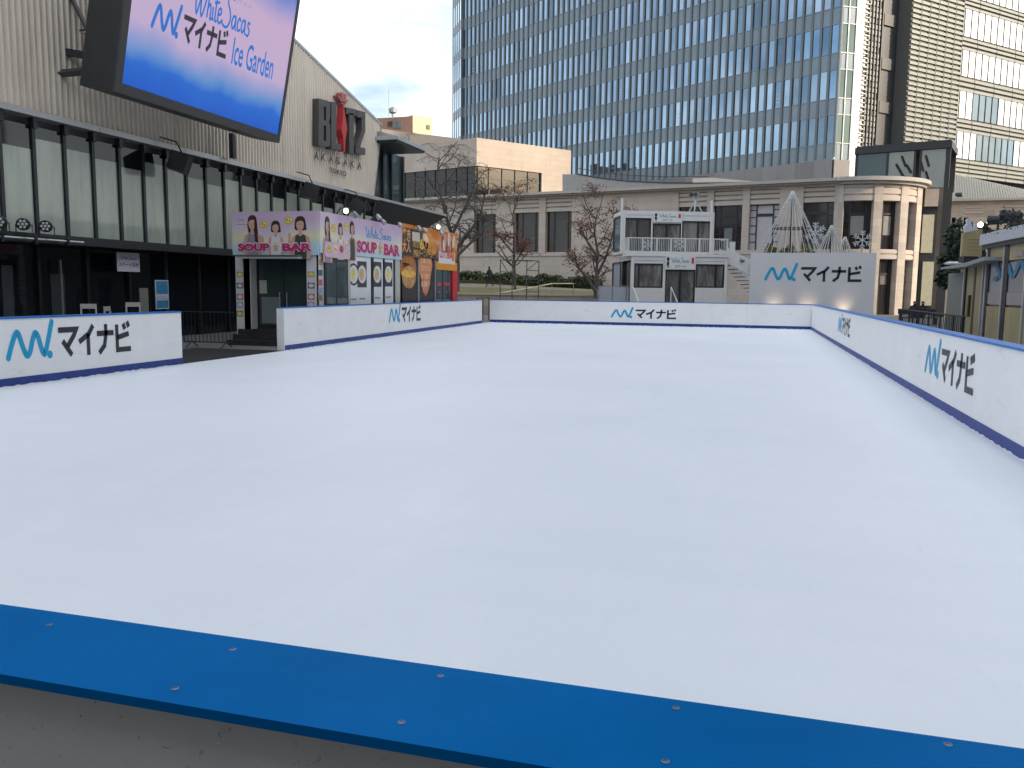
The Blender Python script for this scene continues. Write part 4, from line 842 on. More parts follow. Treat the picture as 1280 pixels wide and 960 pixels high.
m = MB(PB); a0, z1 = PB.on(710, 346); a1, z0 = PB.on(728, 360); m.box(a0, a1, .0, .05, z0, z1); m.build('vent', dark, pod)
# rounded end of the stone building
TH0 = atan2(PB.n.y, PB.n.x)
def arc(m, f0, f1, z0, z1, r0, r1, mi=0, st=4.0):
    """f in degrees from the end of the straight wall round to the right"""
    n = max(1, int(math.ceil((f1 - f0) / st)))
    for k in range(n):
        q0 = TH0 + radians(f0 + (f1 - f0) * k / n); q1 = TH0 + radians(f0 + (f1 - f0) * (k + 1) / n)
        pt = lambda q, r, z: (CTR.x + cos(q) * r, CTR.y + sin(q) * r, z)
        P8 = [pt(q0, r0, z0), pt(q1, r0, z0), pt(q1, r1, z0), pt(q0, r1, z0), pt(q0, r0, z1), pt(q1, r0, z1), pt(q1, r1, z1), pt(q0, r1, z1)]
        F = [(0, 1, 2, 3), (4, 7, 6, 5), (1, 2, 6, 5)[::-1] if k == n - 1 else None, (0, 4, 7, 3) if k == 0 else None, (3, 7, 6, 2), (0, 1, 5, 4)]
        m._add(P8, [f for f in F if f], mi)
def px2f(px): 
    d = ray(px, 280); d2 = Vector((d.x, d.y)).normalized(); c = CTR; b = -c.dot(d2); q = b * b - c.dot(c) + RAD * RAD
    p = d2 * (-b - sqrt(q)) if q > 0 else c + Vector((d2.y, -d2.x)) * RAD
    return (math.degrees(atan2((p - c).y, (p - c).x) - TH0) + 180) % 360 - 180
rot = thing('stone_rotunda', 'rounded stone corner with tall windows in two rows between flat columns', 'building', (CTR.x, CTR.y, GZ))
flist = [(px2f(1053), px2f(1091)), (px2f(1102), px2f(1124.5)), (px2f(1134), px2f(1144.5)), (108, 124), (134, 150)]
stn2 = stone('rotunda_stone', (.46, .40, .345), Frame((0, 0), (.9, .3)), 1.3, .62, .014, .74)
Fs = px2f(1047) ; fend = 178
m = MB()
edges = []; cur = Fs
for f0, f1 in flist:
    if f0 > cur: edges.append((cur, f0))
    cur = f1
edges.append((cur, fend))
for e0, e1 in edges: arc(m, e0, e1, GZ, 10.1, RAD - .7, RAD + .02)
m.build('column', stn2, rot)
for f0, f1 in flist:
    m = MB(); arc(m, f0, f1, zw1, 10.1, RAD - .7, RAD - .12); 
    for z0, z1 in ((zw1 + .03, zw1 + .42), (zw1 + .55, zw1 + .94), (zw1 + 1.06, 10.05)): arc(m, f0 + .1, f1 - .1, z0, z1, RAD - .12, RAD - .03)
    m.build('wall_band', stone_smooth, rot); m = MB(); arc(m, f0, f1, 4.25, zw0, RAD - .7, RAD - .12)
    for z0, z1 in ((4.3, 4.62), (4.72, 5.0)): arc(m, f0 + .1, f1 - .1, z0, z1, RAD - .12, RAD - .03)
    m.build('wall_band', stone_smooth, rot)
m = MB(); arc(m, Fs, fend, 10.1, 10.32, RAD - .7, RAD + .30); arc(m, Fs - 3, fend, 10.321, 10.62, RAD - .7, RAD + .62); m.build('cornice', MATS['cornice_stone'], rot)
m = MB(); arc(m, Fs, 359 + Fs, 10.0, 10.3, .01, RAD - .71); m.build('flat_roof', mat('roof_grey', (.25, .24, .23), .8), rot)
for k, (f0, f1) in enumerate(flist):
    for z0, z1, nm in ((zw0, zw1, 'window'), (GZ, 4.25, 'window')):
        m = MB(); arc(m, f0, f1, z0, z1, RAD - .58, RAD - .54); w_ = m.build(nm, wglass, rot); wd = f1 - f0; hh = z1 - z0
        m = MB()
        for q in (.22, .78): arc(m, f0 + wd * q - .6, f0 + wd * q + .6, z0, z1, RAD - .54, RAD - .46)
        for q in (.2, .4, .6, .8):
            arc(m, f0, f0 + wd * .22 - .7, z0 + hh * q - .03, z0 + hh * q + .03, RAD - .54, RAD - .48); arc(m, f0 + wd * .78 + .7, f1, z0 + hh * q - .03, z0 + hh * q + .03, RAD - .54, RAD - .48)
        arc(m, f0 + wd * .22 + .7, f0 + wd * .78 - .7, z0 + hh * .72, z0 + hh * .76, RAD - .54, RAD - .47)
        m.build('window_frame', black, w_)
        if z0 > 1:
            m = MB(); arc(m, f0 + wd * .26, f0 + wd * .74, z0 + hh * .3, z0 + hh * .70, RAD - .54, RAD - .53); m.build('blind', mat('blind_pale', (.24, .235, .22), .5, var=.08), w_)
        elif k < 3:
            m = MB(); arc(m, f0 + wd * .3, f0 + wd * .7, z0 + hh * .55, z0 + hh * .72, RAD - .54, RAD - .53); m.build('blind', mat('shop_dim', (.14, .13, .12), .5, var=.2), w_)
# upper block of the back building with a dark window band
UC = Vector((-26.98, 82.05)); UR = Frame(UC, (sin(radians(38.5)), cos(radians(38.5)))); UL = Frame(UC, (.93, -.36))
ub = thing('stone_block', 'plain beige stone block with dark glass band standing on the back building roof', 'building', (-30, 90, 10.3))
aR, zR = UR.on(714, 188.5); zT = 16.7
aL = UL.on(480, 187)[0]; hR = UR.on(677, 232)[0]; hL = UL.on(470, 220)[0]
zb0 = 10.9; zb1 = UR.on(596, 207)[1]
stU = stone('block_stone', (.46, .385, .315), UR, 1.5, .55, .014, .80, mixed=.04)
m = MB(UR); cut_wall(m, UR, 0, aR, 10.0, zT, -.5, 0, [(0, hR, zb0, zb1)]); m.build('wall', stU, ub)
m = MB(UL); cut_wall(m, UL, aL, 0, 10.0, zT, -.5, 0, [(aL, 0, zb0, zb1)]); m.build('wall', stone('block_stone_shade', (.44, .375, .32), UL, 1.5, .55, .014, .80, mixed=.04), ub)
m = MB(); far = UR.w(aR, 0, 0); l_ = UL.w(aL, 0, 0); c_ = UR.w(.2, -.51, 0); m.slab([(c_.x, c_.y), (far.x - .5, far.y - .2), (l_.x + (far.x - UC.x), l_.y + (far.y - UC.y)), (l_.x + .5, l_.y + .8)], 10.0, zT - .25); m.build('core', MATS['core_grey'], ub)
bandg = glass('band_glass', (.022, .018, .016), .06, spec=.5)
nb = 5
for k in range(nb):
    m = MB(UR); m.box(hR * k / nb + .06, hR * (k + 1) / nb - .06, -.3, -.26, zb0, zb1); m.build('window', bandg, ub)
    m = MB(UR); m.box(hR * (k + 1) / nb - .06, hR * (k + 1) / nb + .06, -.3, -.16, zb0, zb1); m.box(hR * k / nb + .06, hR * (k + 1) / nb - .06, -.259, -.2, zb0 + 1.9, zb0 + 1.98); m.build('mullion', dark, ub)
nb = 9
for k in range(nb):
    m = MB(UL); m.box(aL * (k + 1) / nb + .05, aL * k / nb - .05, -.3, -.26, zb0, zb1); m.build('window', bandg, ub)
    m = MB(UL); m.box(aL * (k + 1) / nb - .05, aL * (k + 1) / nb + .05, -.3, -.16, zb0, zb1); m.build('mullion', dark, ub)
m = MB(UL); p = at(506, 165, 100); q = at(574, 173, 100); FU2 = Frame((p.x, p.y), (q.x - p.x, q.y - p.y)); a1 = FU2.loc(q)[0]
m = MB(FU2); m.prism([(-8, 10), (a1, 10), (a1, q.z), (0, p.z), (-8, p.z + 1)], -8, 0); m.build('roof_block', mat('tan_render', (.42, .35, .29), .8, var=.06), ub)
# low curved parapet behind the cornice
par = thing('roof_parapet', 'low grey curved parapet on the stone building roof under the glass tower', 'parapet', (-12, 82, 10.3))
FPp = Frame(PBo - PB.n * 4.0, PBu); pp = [FPp.on(x, y) for x, y in ((703, 218), (722, 217.5), (750, 222.5), (785, 226.5), (830, 228.5), (885, 228.5), (960, 228), (960, 243), (703, 246))]
m = MB(FPp); m.prism(pp, -3.2, 0); m.build('wall', mat('parapet_grey', (.30, .29, .28), .75, var=.08), par)
pts = [FPp.w(a, .02, z) for a, z in pp[1:6]]
m = MB(); m.tube(pts, .06, 5); m.tube([p + Vector((0, 0, .55)) for p in pts], .035, 5)
for p in pts: m.tube([p, p + Vector((0, 0, .55))], .03, 5)
m.build('railing', dark, par)
fp2 = FPp.on(872, 226); fp3 = FPp.on(942, 228)
m = MB(FPp); m.prism([FPp.on(x, y, .3) for x, y in ((868, 224), (892, 223), (945, 228), (868, 229))], .1, .9); m.build('sunlit_edge', mat('sunlit_edge_stone', (.58, .53, .46), .7, var=.05), par)  # lighter stone colour stands in for sun on the cornice top

# ------------------------------------------------------------------ glass office tower
C0 = Vector((7.49, 88.49)); TL = Frame(C0, (.8236, -.567))
PITz = 4.24; ZB = 16.1       # window foot of the lowest full storey
tow = thing('glass_tower', 'tall office tower of blue glass strips and grey fins with louvred right side', 'office tower', (C0.x, C0.y, GZ))
fin = mat('tower_fin', (.13, .155, .172), .45, .25, var=.06, scale=.2); spn = glass('spandrel_glass', (.18, .225, .25), .25, metal=.2, spec=.5, wave=.0)
tg = glass('tower_glass', (.25, .335, .41), .03, metal=.92, spec=.5, wave=.012, wscale=.25, var=.10)
tgd = glass('tower_glass_dim', (.15, .21, .26), .05, metal=.85, spec=.5, wave=.012, wscale=.25, var=.15)
def pane_variation(m, fr, pw, ph, z0, amount=.22, tilt=.012):
    t = m.node_tree; p = t.nodes['Principled BSDF']; co, ge = wallco(t, fr)
    mp = t.nodes.new('ShaderNodeMapping'); mp.inputs['Location'].default_value = (-fr.o.dot(fr.u) / pw, -z0 / ph, 0); mp.inputs['Scale'].default_value = (1 / pw, 1 / ph, 1); t.links.new(co, mp.inputs['Vector'])
    fl = t.nodes.new('ShaderNodeVectorMath'); fl.operation = 'FLOOR'; t.links.new(mp.outputs['Vector'], fl.inputs[0])
    wn = t.nodes.new('ShaderNodeTexWhiteNoise'); wn.noise_dimensions = '3D'; t.links.new(fl.outputs['Vector'], wn.inputs['Vector'])
    r = t.nodes.new('ShaderNodeMapRange'); r.inputs['To Min'].default_value = 1 - amount; r.inputs['To Max'].default_value = 1 + amount; t.links.new(wn.outputs['Value'], r.inputs['Value'])
    x = t.nodes.new('ShaderNodeVectorMath'); x.operation = 'SCALE'; src = p.inputs['Base Color'].links[0].from_socket; t.links.new(src, x.inputs[0]); t.links.new(r.outputs['Result'], x.inputs['Scale']); t.links.new(x.outputs['Vector'], p.inputs['Base Color'])
    nsrc = p.inputs['Normal'].links[0].from_socket
    s = t.nodes.new('ShaderNodeVectorMath'); s.operation = 'SUBTRACT'; s.inputs[1].default_value = (.5, .5, .5); t.links.new(wn.outputs['Color'], s.inputs[0])
    k = t.nodes.new('ShaderNodeVectorMath'); k.operation = 'SCALE'; k.inputs['Scale'].default_value = tilt * 2; t.links.new(s.outputs['Vector'], k.inputs[0])
    a = t.nodes.new('ShaderNodeVectorMath'); a.operation = 'ADD'; t.links.new(nsrc, a.inputs[0]); t.links.new(k.outputs['Vector'], a.inputs[1])
    n = t.nodes.new('ShaderNodeVectorMath'); n.operation = 'NORMALIZE'; t.links.new(a.outputs['Vector'], n.inputs[0]); t.links.new(n.outputs['Vector'], p.inputs['Normal'])
pane_variation(tg, TL, 1.0, PITz, ZB, .26, .02); pane_variation(tgd, TL, 1.0, PITz, ZB, .2, .02)
NF = 9; NW = 61; LW = 61.0
cells = []
for f in range(NF):
    for k in range(NW): cells.append((f, k))
near = [c for c in cells if c[1] < 6][:46]
def pane_box(m, f, k):
    z0 = ZB + f * PITz; m.box(-(k + 1) + .18, -k - .18, -.06, -.02, z0, z0 + 2.62)
rr = random.Random(3)
for f, k in near:
    m = MB(TL); pane_box(m, f, k); m.build('window', tgd if (f == 0 and k < 4) or rr.random() < .12 else tg, tow)
m = MB(TL)
for f, k in cells:
    if (f, k) in near: continue
    z0 = ZB + f * PITz; dim = rr.random() < .10 or (f > 4 and 20 < k < 26)
    m.box(-(k + 1) + .18, -k - .18, -.06, -.02, z0, z0 + 2.62, 1 if dim else 0)
    if rr.random() < .10:
        for q in range(rr.randint(1, 3)): m.box(-(k + 1) + .3, -k - .3, -.0199, -.012, z0 + .5 + .4 * q, z0 + .56 + .4 * q, 2)
struct(m.build('window_rows', [tg, tgd, mat('ceiling_lights', (.55, .58, .6), .4)], tow), 'stuff')
for f in range(NF + 1):
    m = MB(TL); m.box(-LW, 0, -.30, -.0, ZB + f * PITz - PITz + 2.62, ZB + f * PITz); m.box(-LW, 0, -.0, .05, ZB + f * PITz - .07, ZB + f * PITz); m.box(-LW, 0, 0, .05, ZB + f * PITz - PITz + 2.62, ZB + f * PITz - PITz + 2.70); m.build('spandrel', spn, tow)
for k in range(NW + 1):
    m = MB(TL); m.box(-k - .12, -k + .12, -.3, .13 if k > 3 else .07, ZB - PITz + 2.0 if k > 3 else ZB - 1.4, ZB + NF * PITz); m.build('fin', fin, tow)
m = MB(TL); m.box(-LW, -.02, -4, -.31, 8, ZB + NF * PITz); m.build('tower_core', mat('tower_core', (.03, .035, .04), .6), tow)
m = MB(TL); m.box(-LW, .0, -.29, .22, 9.5, ZB - 1.6)
granite = stone('tower_granite', (.20, .19, .185), TL, 2.0, 4, .02, .55, rough=.35)
m.build('granite_base', granite, tow)
for k in range(19): m = MB(TL); m.box(-4 - k * 3 - .9, -4 - k * 3 + .9, .221, .24, 10.5, ZB - 1.8); m.build('base_panel', granite, tow) if False else None
# bright glazed left end of the facade
e0 = TL.w(-LW, .3, 0); e1 = at(566, 150, 131); TE = Frame((e1.x, e1.y), (e0.x - e1.x, e0.y - e1.y)); wE = TE.loc(e0)[0]
pale = glass('end_glass', (.62, .78, .84), .04, metal=.9, wave=.01)
for f in range(-1, NF):
    for k in range(4):
        m = MB(TE); m.box(wE * k / 4 + .07, wE * (k + 1) / 4 - .07, -.05, 0, ZB + f * PITz, ZB + f * PITz + 2.9); m.build('end_pane', pale, tow)
    m = MB(TE); m.box(0, wE, -.2, .02, ZB + f * PITz - 1.34, ZB + f * PITz); m.build('spandrel', spn, tow)
for k in range(5):
    m = MB(TE); m.box(wE * k / 4 - .06, wE * k / 4 + .06, -.1, .08, ZB - PITz, ZB + NF * PITz); m.build('fin', fin, tow)
# chamfered corner
c1 = at(1062, 179, 81.4); TC = Frame(C0, (c1.x - C0.x, c1.y - C0.y)); wC = TC.loc(c1)[0]
cgl = glass('corner_glass', (.06, .10, .095), .04, metal=.6, wave=.01)
for f in range(NF):
    for k in range(2):
        m = MB(TC); m.box(wC * k / 2 + .05, wC * (k + 1) / 2 - .05, -.06, -.01, ZB + f * PITz, ZB + f * PITz + 2.62); m.build('corner_pane', cgl, tow)
    m = MB(TC); m.box(.0, wC, -.1, -.012, ZB + f * PITz - 1.62, ZB + f * PITz); m.build('spandrel', spn, tow)
    m = MB(TC); m.box(.0, wC, -.01, .06, ZB + f * PITz - .08, ZB + f * PITz); m.build('transom', mat('transom_pale', (.42, .43, .42), .4, .3), tow); m = MB(TC); m.box(.0, wC, -.01, .06, ZB + f * PITz + 2.62, ZB + f * PITz + 2.68); m.build('transom', mat('transom_pale', (.42, .43, .42), .4, .3), tow)
for q in (0, .5, 1): m = MB(TC); m.box(wC * q - .05, wC * q + .05, -.08, .09, ZB - 1.6, ZB + NF * PITz); m.build('mullion', MATS['transom_pale'], tow)
m = MB(TC); m.box(0, wC, -3, -.11, 9.5, ZB - 1.65 + 40); m.build('corner_core', MATS['tower_core'], tow)
m = MB(TC); m.box(-.05, wC, -.1, .22, 9.5, ZB - 1.66); m.build('granite_base', granite, tow)
# right face
TR = Frame((c1.x, c1.y), (.70, .714)); X_ = lambda px: TR.on(px, 100)[0]
xw0, xw1, xg1, xd1, xl1, xe = 0, X_(1077), X_(1108), X_(1128), X_(1192), X_(1330)
ZTOP = ZB + NF * PITz
m = MB(TR); m.box(0, xe, -9, -1.2, 9, ZTOP); m.build('tower_core', MATS['tower_core'], tow)
wp = mat('panel_cream', (.70, .67, .60), .4, var=.04)
for f in range(-1, NF): m = MB(TR); m.box(.02, xw1, -1.1, .0, ZB + f * PITz + .02, ZB + (f + 1) * PITz - .02); m.build('corner_panel', wp, tow)
m = MB(TR); n = int((ZTOP - 10) / .42)
for k in range(n): m.box(xw1 - .02, xw1 + .5, -.2, .12, 10 + k * .42, 10 + k * .42 + .10)
m.build('ladder_louvre', mat('louvre_pale', (.52, .50, .44), .45, var=.05), tow)
m = MB(TR); m.box(xw1 + .5, xg1, -1.19, -1.1, 10, ZTOP); m.build('stair_glass', cgl, tow)
for f in range(-1, NF): m = MB(TR); m.box(xw1 + .3, xg1, -1.09, -.9, ZB + f * PITz - .3, ZB + f * PITz); m.build('landing', dark, tow)
ng = 5; brt = mat('louvre_bright', (.72, .70, .64), .4, var=.05)
for k in range(ng):
    aa = xw1 + .9 + (xg1 - xw1 - 1.2) * k / ng; m = MB(TR)
    for j in range(int((ZTOP - 10) / .55)):
        if (j * 7 + k * 3) % 8 == 0: continue
        m.box(aa, aa + .42, -.95, -.75, 10 + j * .55, 10 + j * .55 + .40)
    m.box(aa, aa + .42, -.98, -.951, 10, ZTOP); m.build('stair_louvre', brt, tow); m = MB(TR); m.box(aa + .52, aa + .66, -1.0, -.6, 10, ZTOP); m.build('fin', dark, tow)
m = MB(TR); m.box(xg1, xd1, -1.19, -.9, 10, ZTOP); m.build('dark_shaft', dark, tow)
for f in range(-1, NF): m = MB(TR); m.box(xg1 + .1, xd1 - .6, -.89, -.7, ZB + f * PITz - .6, ZB + f * PITz + .5); m.build('balcony', dark, tow)
lv = mat('louvre', (.19, .205, .185), .5, .15, var=.08, scale=2); slot = mat('louvre_slot', (.10, .10, .095), .7)
m = MB(TR); m.box(xd1, xl1, -1.1, .55, 8.5, ZTOP); m.build('louvre_backing', slot, tow)
for k in range(6):
    a0 = xd1 + (xl1 - xd1) * k / 6; a1 = xd1 + (xl1 - xd1) * (k + 1) / 6; m = MB(TR)
    for j in range(int((ZTOP - 9.5) / .50)):
        z = 9.5 + j * .5; m.box(a0 + .05, a1 - .03, .551, .70, z, z + .27)
        pass
    m.box(a1 - .06, a1 - .031, .551, .72, 9.5, ZTOP)
    m.build('louvre_bank', lv, tow)
rws = [(163, 196.5), (111.5, 145.5), (59, 92), (6, 41), (-46, -11)]
bright = glass('glare_glass', (.92, .92, .90), .08, metal=.35, wave=.01, var=.03)  # whitish base colour stands in for bright sky reflected in these panes
nW = 26; aw0, aw1 = xl1 + .1, xl1 + .1 + nW * 1.2
for r_, (yt, yb) in enumerate(rws):
    z1 = TR.on(1193, yt)[1]; z0 = TR.on(1193, yb)[1]
    for k in range(nW):
        a0 = aw0 + 1.2 * k; dimw = (r_ == 1 and 3 <= k <= 6) or (r_ == 0 and 4 <= k <= 9) or (r_ == 1 and k in (12, 13)); m = MB(TR); m.box(a0 + .08, a0 + 1.12, -.1, -.04, z0, z1)
        w_ = m.build('window', tgd if dimw else bright, tow) if r_ < 4 and k < 14 else m.build('window', bright, tow) if False else None
    m = MB(TR); m.box(aw0 + 14 * 1.2, aw1, -.1, -.04, z0, z1)
    if r_ == 4: m.box(aw0, aw0 + 14 * 1.2, -.1, -.04, z0, z1)
    struct(m.build('window_rows', bright, tow), 'stuff')
    zn = TR.on(1193, rws[r_ - 1][0])[1] if r_ else TR.on(1193, 219)[1]
    m = MB(TR); m.box(aw0, aw1, -.5, -.15, zn, z0); m.build('louvre_backing', slot, tow)
    m = MB(TR); nl = max(3, int((z0 - zn) / .42)); hh = (z0 - zn) / nl
    for j in range(nl):
        for k in range(9): m.box(aw0 + k * 3.6 + .05, aw0 + k * 3.6 + 3.55, -.149, .04 + .03 * (j % 2), zn + j * hh, zn + j * hh + hh * .56)
    m.build('louvre_bank', lv, tow)
    for k in range(nW + 1): 
        m = MB(TR); m.box(aw0 + 1.2 * k - .05, aw0 + 1.2 * k + .05, -.12, .02, z0, z1)
        if k < 15: m.build('mullion', dark, tow)
# ------------------------------------------------------------------ far apartment block lit by the sun
FA = Frame(at(516, 150, 170).xy, (.62, .78)); fa0 = at(479, 150, 172); FAL = Frame(FA.o, ((FA.o - fa0.xy).x, (FA.o - fa0.xy).y))
apt = thing('apartment_block', 'distant orange brown apartment block with sunlit yellow side, beyond the hall roof', 'building', (FA.o.x, FA.o.y, GZ))
zt = at(516, 143.5, 170).z; wr = FA.on(540, 150)[0]; wl = FAL.loc(fa0)[0]
m = MB(FA); m.box(0, wr, -9, 0, GZ, zt); m.build('wall', mat('render_sand', (.70, .54, .33), .8, var=.05), apt)
m = MB(FAL); m.box(wl - 3, -.01, -9, .01, GZ, zt - .3); m.build('wall', mat('brick_brown', (.30, .17, .12), .8, var=.08), apt)
for x0, x1, y0, y1, fr in ((485, 490, 152, 158, FAL), (492, 496, 151, 160, FAL), (497, 502, 151, 160, FAL), (533, 537, 156, 162, FA)):
    a0, z1 = fr.on(x0, y0); a1, z0 = fr.on(x1, y1); m = MB(fr); m.box(a0, a1, .0, .15, z0, z1); m.build('window', darkglass if x0 in (485, 533) else MATS['blind_teal'], apt)
p = at(491, 141.5, 170); m = MB(); m.lathe((p.x, p.y, zt - .4), (0, 0, 1), [(.25, 0), (.25, .5), (.75, .8), (.8, 1.5), (.3, 1.9)], 10); m.build('roof_tank', grey, apt)
p = at(486, 130, 170); m = MB(); m.tube([(p.x, p.y, zt - .4), (p.x, p.y, zt + 5)], .05, 5); m.build('aerial', grey, apt)

# ------------------------------------------------------------------ dark pylon, link and glass housing at the right
FY = Frame(at(1169.5, 380, 62).xy, (1, .10)); wY = FY.on(1186.5, 300)[0]; zY = FY.on(1175, 234)[1]
pyl = thing('stone_pylon', 'dark grey stone pylon standing right of the rounded stone corner', 'pylon', (FY.o.x + .7, FY.o.y, GZ))
m = MB(FY); m.box(0, wY, -1.0, 0, GZ, zY); m.build('shaft', stone('dark_granite', (.035, .035, .037), FY, 1.4, .9, .012, .6, rough=.4, var=.2), pyl)
FLk = Frame(at(1147, 380, 69).xy, (1, .10)); wl_ = FLk.on(1172, 300)[0]
lnk = thing('glazed_link', 'narrow dark glazed link with pale yellow blinds between rounded corner and pylon', 'building link', (FLk.o.x, FLk.o.y, GZ))
m = MB(FLk); z0 = FLk.on(1155, 258)[1]; zt = FLk.on(1155, 236)[1]; m.box(0, wl_ + .8, -3, -.3, GZ, z0); m.build('frame', dark, lnk)
m = MB(FLk); m.box(0.02, wl_ + .5, -3, .05, z0, zt); m.build('wall', stn2, lnk)
for y0, y1 in ((268, 316), (327, 382)):
    a0, z1 = FLk.on(1155, y0); a1, zz = FLk.on(1166, y1); m = MB(FLk); m.box(a0, a1, -.29, -.2, zz, z1); m.build('blind', mat('blind_yellow', (.50, .48, .36), .6, var=.08), lnk)
FG = Frame(at(1068, 238, 73).xy, (at(1187, 238, 69).xy - at(1068, 238, 73).xy)); wG = FG.on(1187, 210)[0]; g0 = 10.4; g1 = FG.on(1128, 181)[1]
gh = thing('roof_pavilion', 'dark steel and glass roof pavilion above the rounded stone corner', 'roof pavilion', (FG.o.x + 4, FG.o.y, 10.4))
m = MB(FG); m.box(-.1, wG + .1, -4.5, .25, g1 - .55, g1); m.box(.0, wG, -4.4, .1, g1, g1 + .12); m.build('roof', black, gh)
for px in (1070, 1109, 1143, 1150, 1184.5):
    aa = FG.on(px, 210)[0]; wd_ = .16 if px != 1184.5 else .34; m = MB(FG); m.box(aa - wd_ / 2, aa + wd_ / 2, -.15, .1, g0 if px < 1180 else 9, g1 - .55); m.build('post', black, gh)
pg = glass('pavilion_glass', (.15, .165, .145), .04, metal=.25, wave=.02)
for k, (x0, x1) in enumerate(((1071, 1108), (1110, 1142), (1150.5, 1181))):
    m = MB(FG); m.box(FG.on(x0, 210)[0], FG.on(x1, 210)[0], -.06, -.03, g0, g1 - .56); m.build('glass_pane', [mat('pav_dim', (.05, .075, .08), .06, .3), pg, pg][k], gh)
m = MB(FG); m.box(0, wG, -4.5, -4.3, g0, g1 - .56); m.build('rear_wall', MATS['blind_olive'], gh)
m = MB()
for x0, y0, x1, y1 in ((1120, 205, 1130, 222), (1127, 195, 1132, 208), (1133, 206, 1139, 216), (1150, 200, 1154, 214), (1157, 214, 1160, 224), (1157, 194, 1161, 208)):
    p, q = FG.on(x0, y0, .05), FG.on(x1, y1, .05); m.tube([FG.w(p[0], .05, p[1]), FG.w(q[0], .05, q[1])], .10, 4)
m.build('brace', black, gh)
# ------------------------------------------------------------------ low stone wing on the far right with metal roof
FW = Frame(at(1150, 250, 82).xy, (at(1330, 250, 78).xy - at(1150, 250, 82).xy)); wW = FW.on(1330, 240)[0]; zc = FW.on(1235, 251)[1]
wing = thing('stone_wing', 'low pale stone wing with sloping ribbed metal roof at the right edge', 'building', (FW.o.x + 8, FW.o.y, GZ))
aP = [FW.on(x, 270)[0] for x in (1196, 1204, 1229, 1232, 1262, 1275)]
holesW = [(FW.on(1190, 270)[0], FW.on(1195.5, 270)[0], GZ + 3, FW.on(1192, 272)[1]), (FW.on(1205, 270)[0], FW.on(1211, 270)[0], GZ + 3, FW.on(1206, 272)[1]), (FW.on(1262, 270)[0], FW.on(1290, 270)[0], GZ + 3, FW.on(1270, 275)[1])]
m = MB(FW); cut_wall(m, FW, 0, wW, GZ, zc, -.8, 0, holesW); m.build('wall', stone('wing_stone', (.44, .37, .30), FW, 1.5, .6, .014, .74), wing)
m = MB(FW); m.box(0, wW, -6, -.81, GZ, zc); m.build('core', MATS['tower_core'], wing)
m = MB(FW); m.box(0, wW, -.5, .5, zc, zc + .22); m.build('cornice', MATS['cornice_stone'], wing)
for y in (259, 266): a_, z = FW.on(1205, y); m = MB(FW); m.box(FW.on(1206, 260)[0], FW.on(1229, 260)[0], .0, .08, z - .08, z + .08); m.box(FW.on(1252, 260)[0], wW, 0, .08, z - .08, z + .08); m.build('course', stone_smooth, wing)
m = MB(FW); zr0, zr1 = FW.on(1190, 216, -2)[1], FW.on(1280, 231, -2)[1]; n = 60; a0r, a1r = FW.on(1140, 220, -2)[0], FW.on(1330, 230, -2)[0]
for k in range(n):
    q0, q1 = k / n, (k + 1) / n; x0_, x1_ = a0r + (a1r - a0r) * q0, a0r + (a1r - a0r) * q1; zt = lambda q: zr0 + 1.0 + (zr1 - zr0 - 2.2) * q
    m.face([FW.w(x0_, -.4, zc + .22), FW.w(x1_ - .12, -.4, zc + .22), FW.w(x1_ - .12, -2.6, zt(q1)), FW.w(x0_, -2.6, zt(q0))]); m.face([FW.w(x1_ - .12, -.34, zc + .22), FW.w(x1_, -.34, zc + .22), FW.w(x1_, -2.54, zt(q1)), FW.w(x1_ - .12, -2.54, zt(q1))])
m.build('metal_roof', mat('roof_metal', (.33, .33, .29), .5, .3, var=.06), wing)
a, z = FW.on(1198, 245, .2); c = FW.w(a, .2, z); cm = thing('roof_lamp', 'small flood lamp on the cornice of the right stone wing', 'lamp', c)
m = MB(); m.lathe(c + Vector((-.3, 0, .15)), (1, -.2, -.1), [(.12, 0), (.2, .2), (.22, .6), (.2, .62)], 10); m.build('lamp_head', dark, cm); m = MB(); m.tube([c, c + Vector((0, 0, -.35))], .06, 6); m.build('stem', grey, cm)
# ------------------------------------------------------------------ lawn edge, hedge, rails
lw = thing('low_wall', 'low pale stone retaining wall along the front edge of the lawn', 'wall', (-16, 54.5, GZ))
m = MB(); m.box(-36, -5.2, -54.6, -54.1, GZ, 1.18); m.build('wall', stone('tan_stone', (.40, .34, .26), WORLD, 1.1, .45, .012, .7), lw)
m = MB(); m.box(-36, -5.15, -54.7, -54.0, 1.181, 1.30); m.build('coping', mat('coping_tan', (.46, .40, .33), .75, var=.08), lw)
leafg = mat('hedge_leaf', (.045, .060, .026), .7, var=.5, scale=3); leafd = mat('evergreen_leaf', (.022, .040, .020), .65, var=.5, scale=3); leafy = mat('yellow_leaf', (.20, .17, .045), .7, var=.5, scale=2.5)
def leaf_cloud(m, pts, size, rng, mi=(0,)):
    for p in pts:
        n = Vector((rng.gauss(0, 1), rng.gauss(0, 1), rng.gauss(0, 1) + .4)).normalized(); u = n.orthogonal().normalized(); u.rotate(Matrix.Rotation(rng.uniform(0, 6.28), 3, n)); v = n.cross(u); s = size * rng.uniform(.6, 1.3)
        m._add([p - u * s, p + v * s * .45, p + u * s, p - v * s * .45], [(0, 1, 2, 3)], rng.choice(mi))
hd = thing('hedge', 'dark clipped hedge along the foot of the stone building above the lawn', 'hedge', (-19, 73, 1.8))
m = MB(); pts = []
for k in range(5200):
    x = R.uniform(-27, -12.5); y = 74.2 + R.uniform(-.8, .8) + (x + 20) * -.06; zb = lawn_z(x, y) ; top = .95 + .15 * sin(x * 1.7) + .1 * sin(x * 4.1)
    pts.append(Vector((x, y, zb + top * sqrt(R.random()))))
leaf_cloud(m, pts, .16, R); m.build('foliage', leafg, hd)
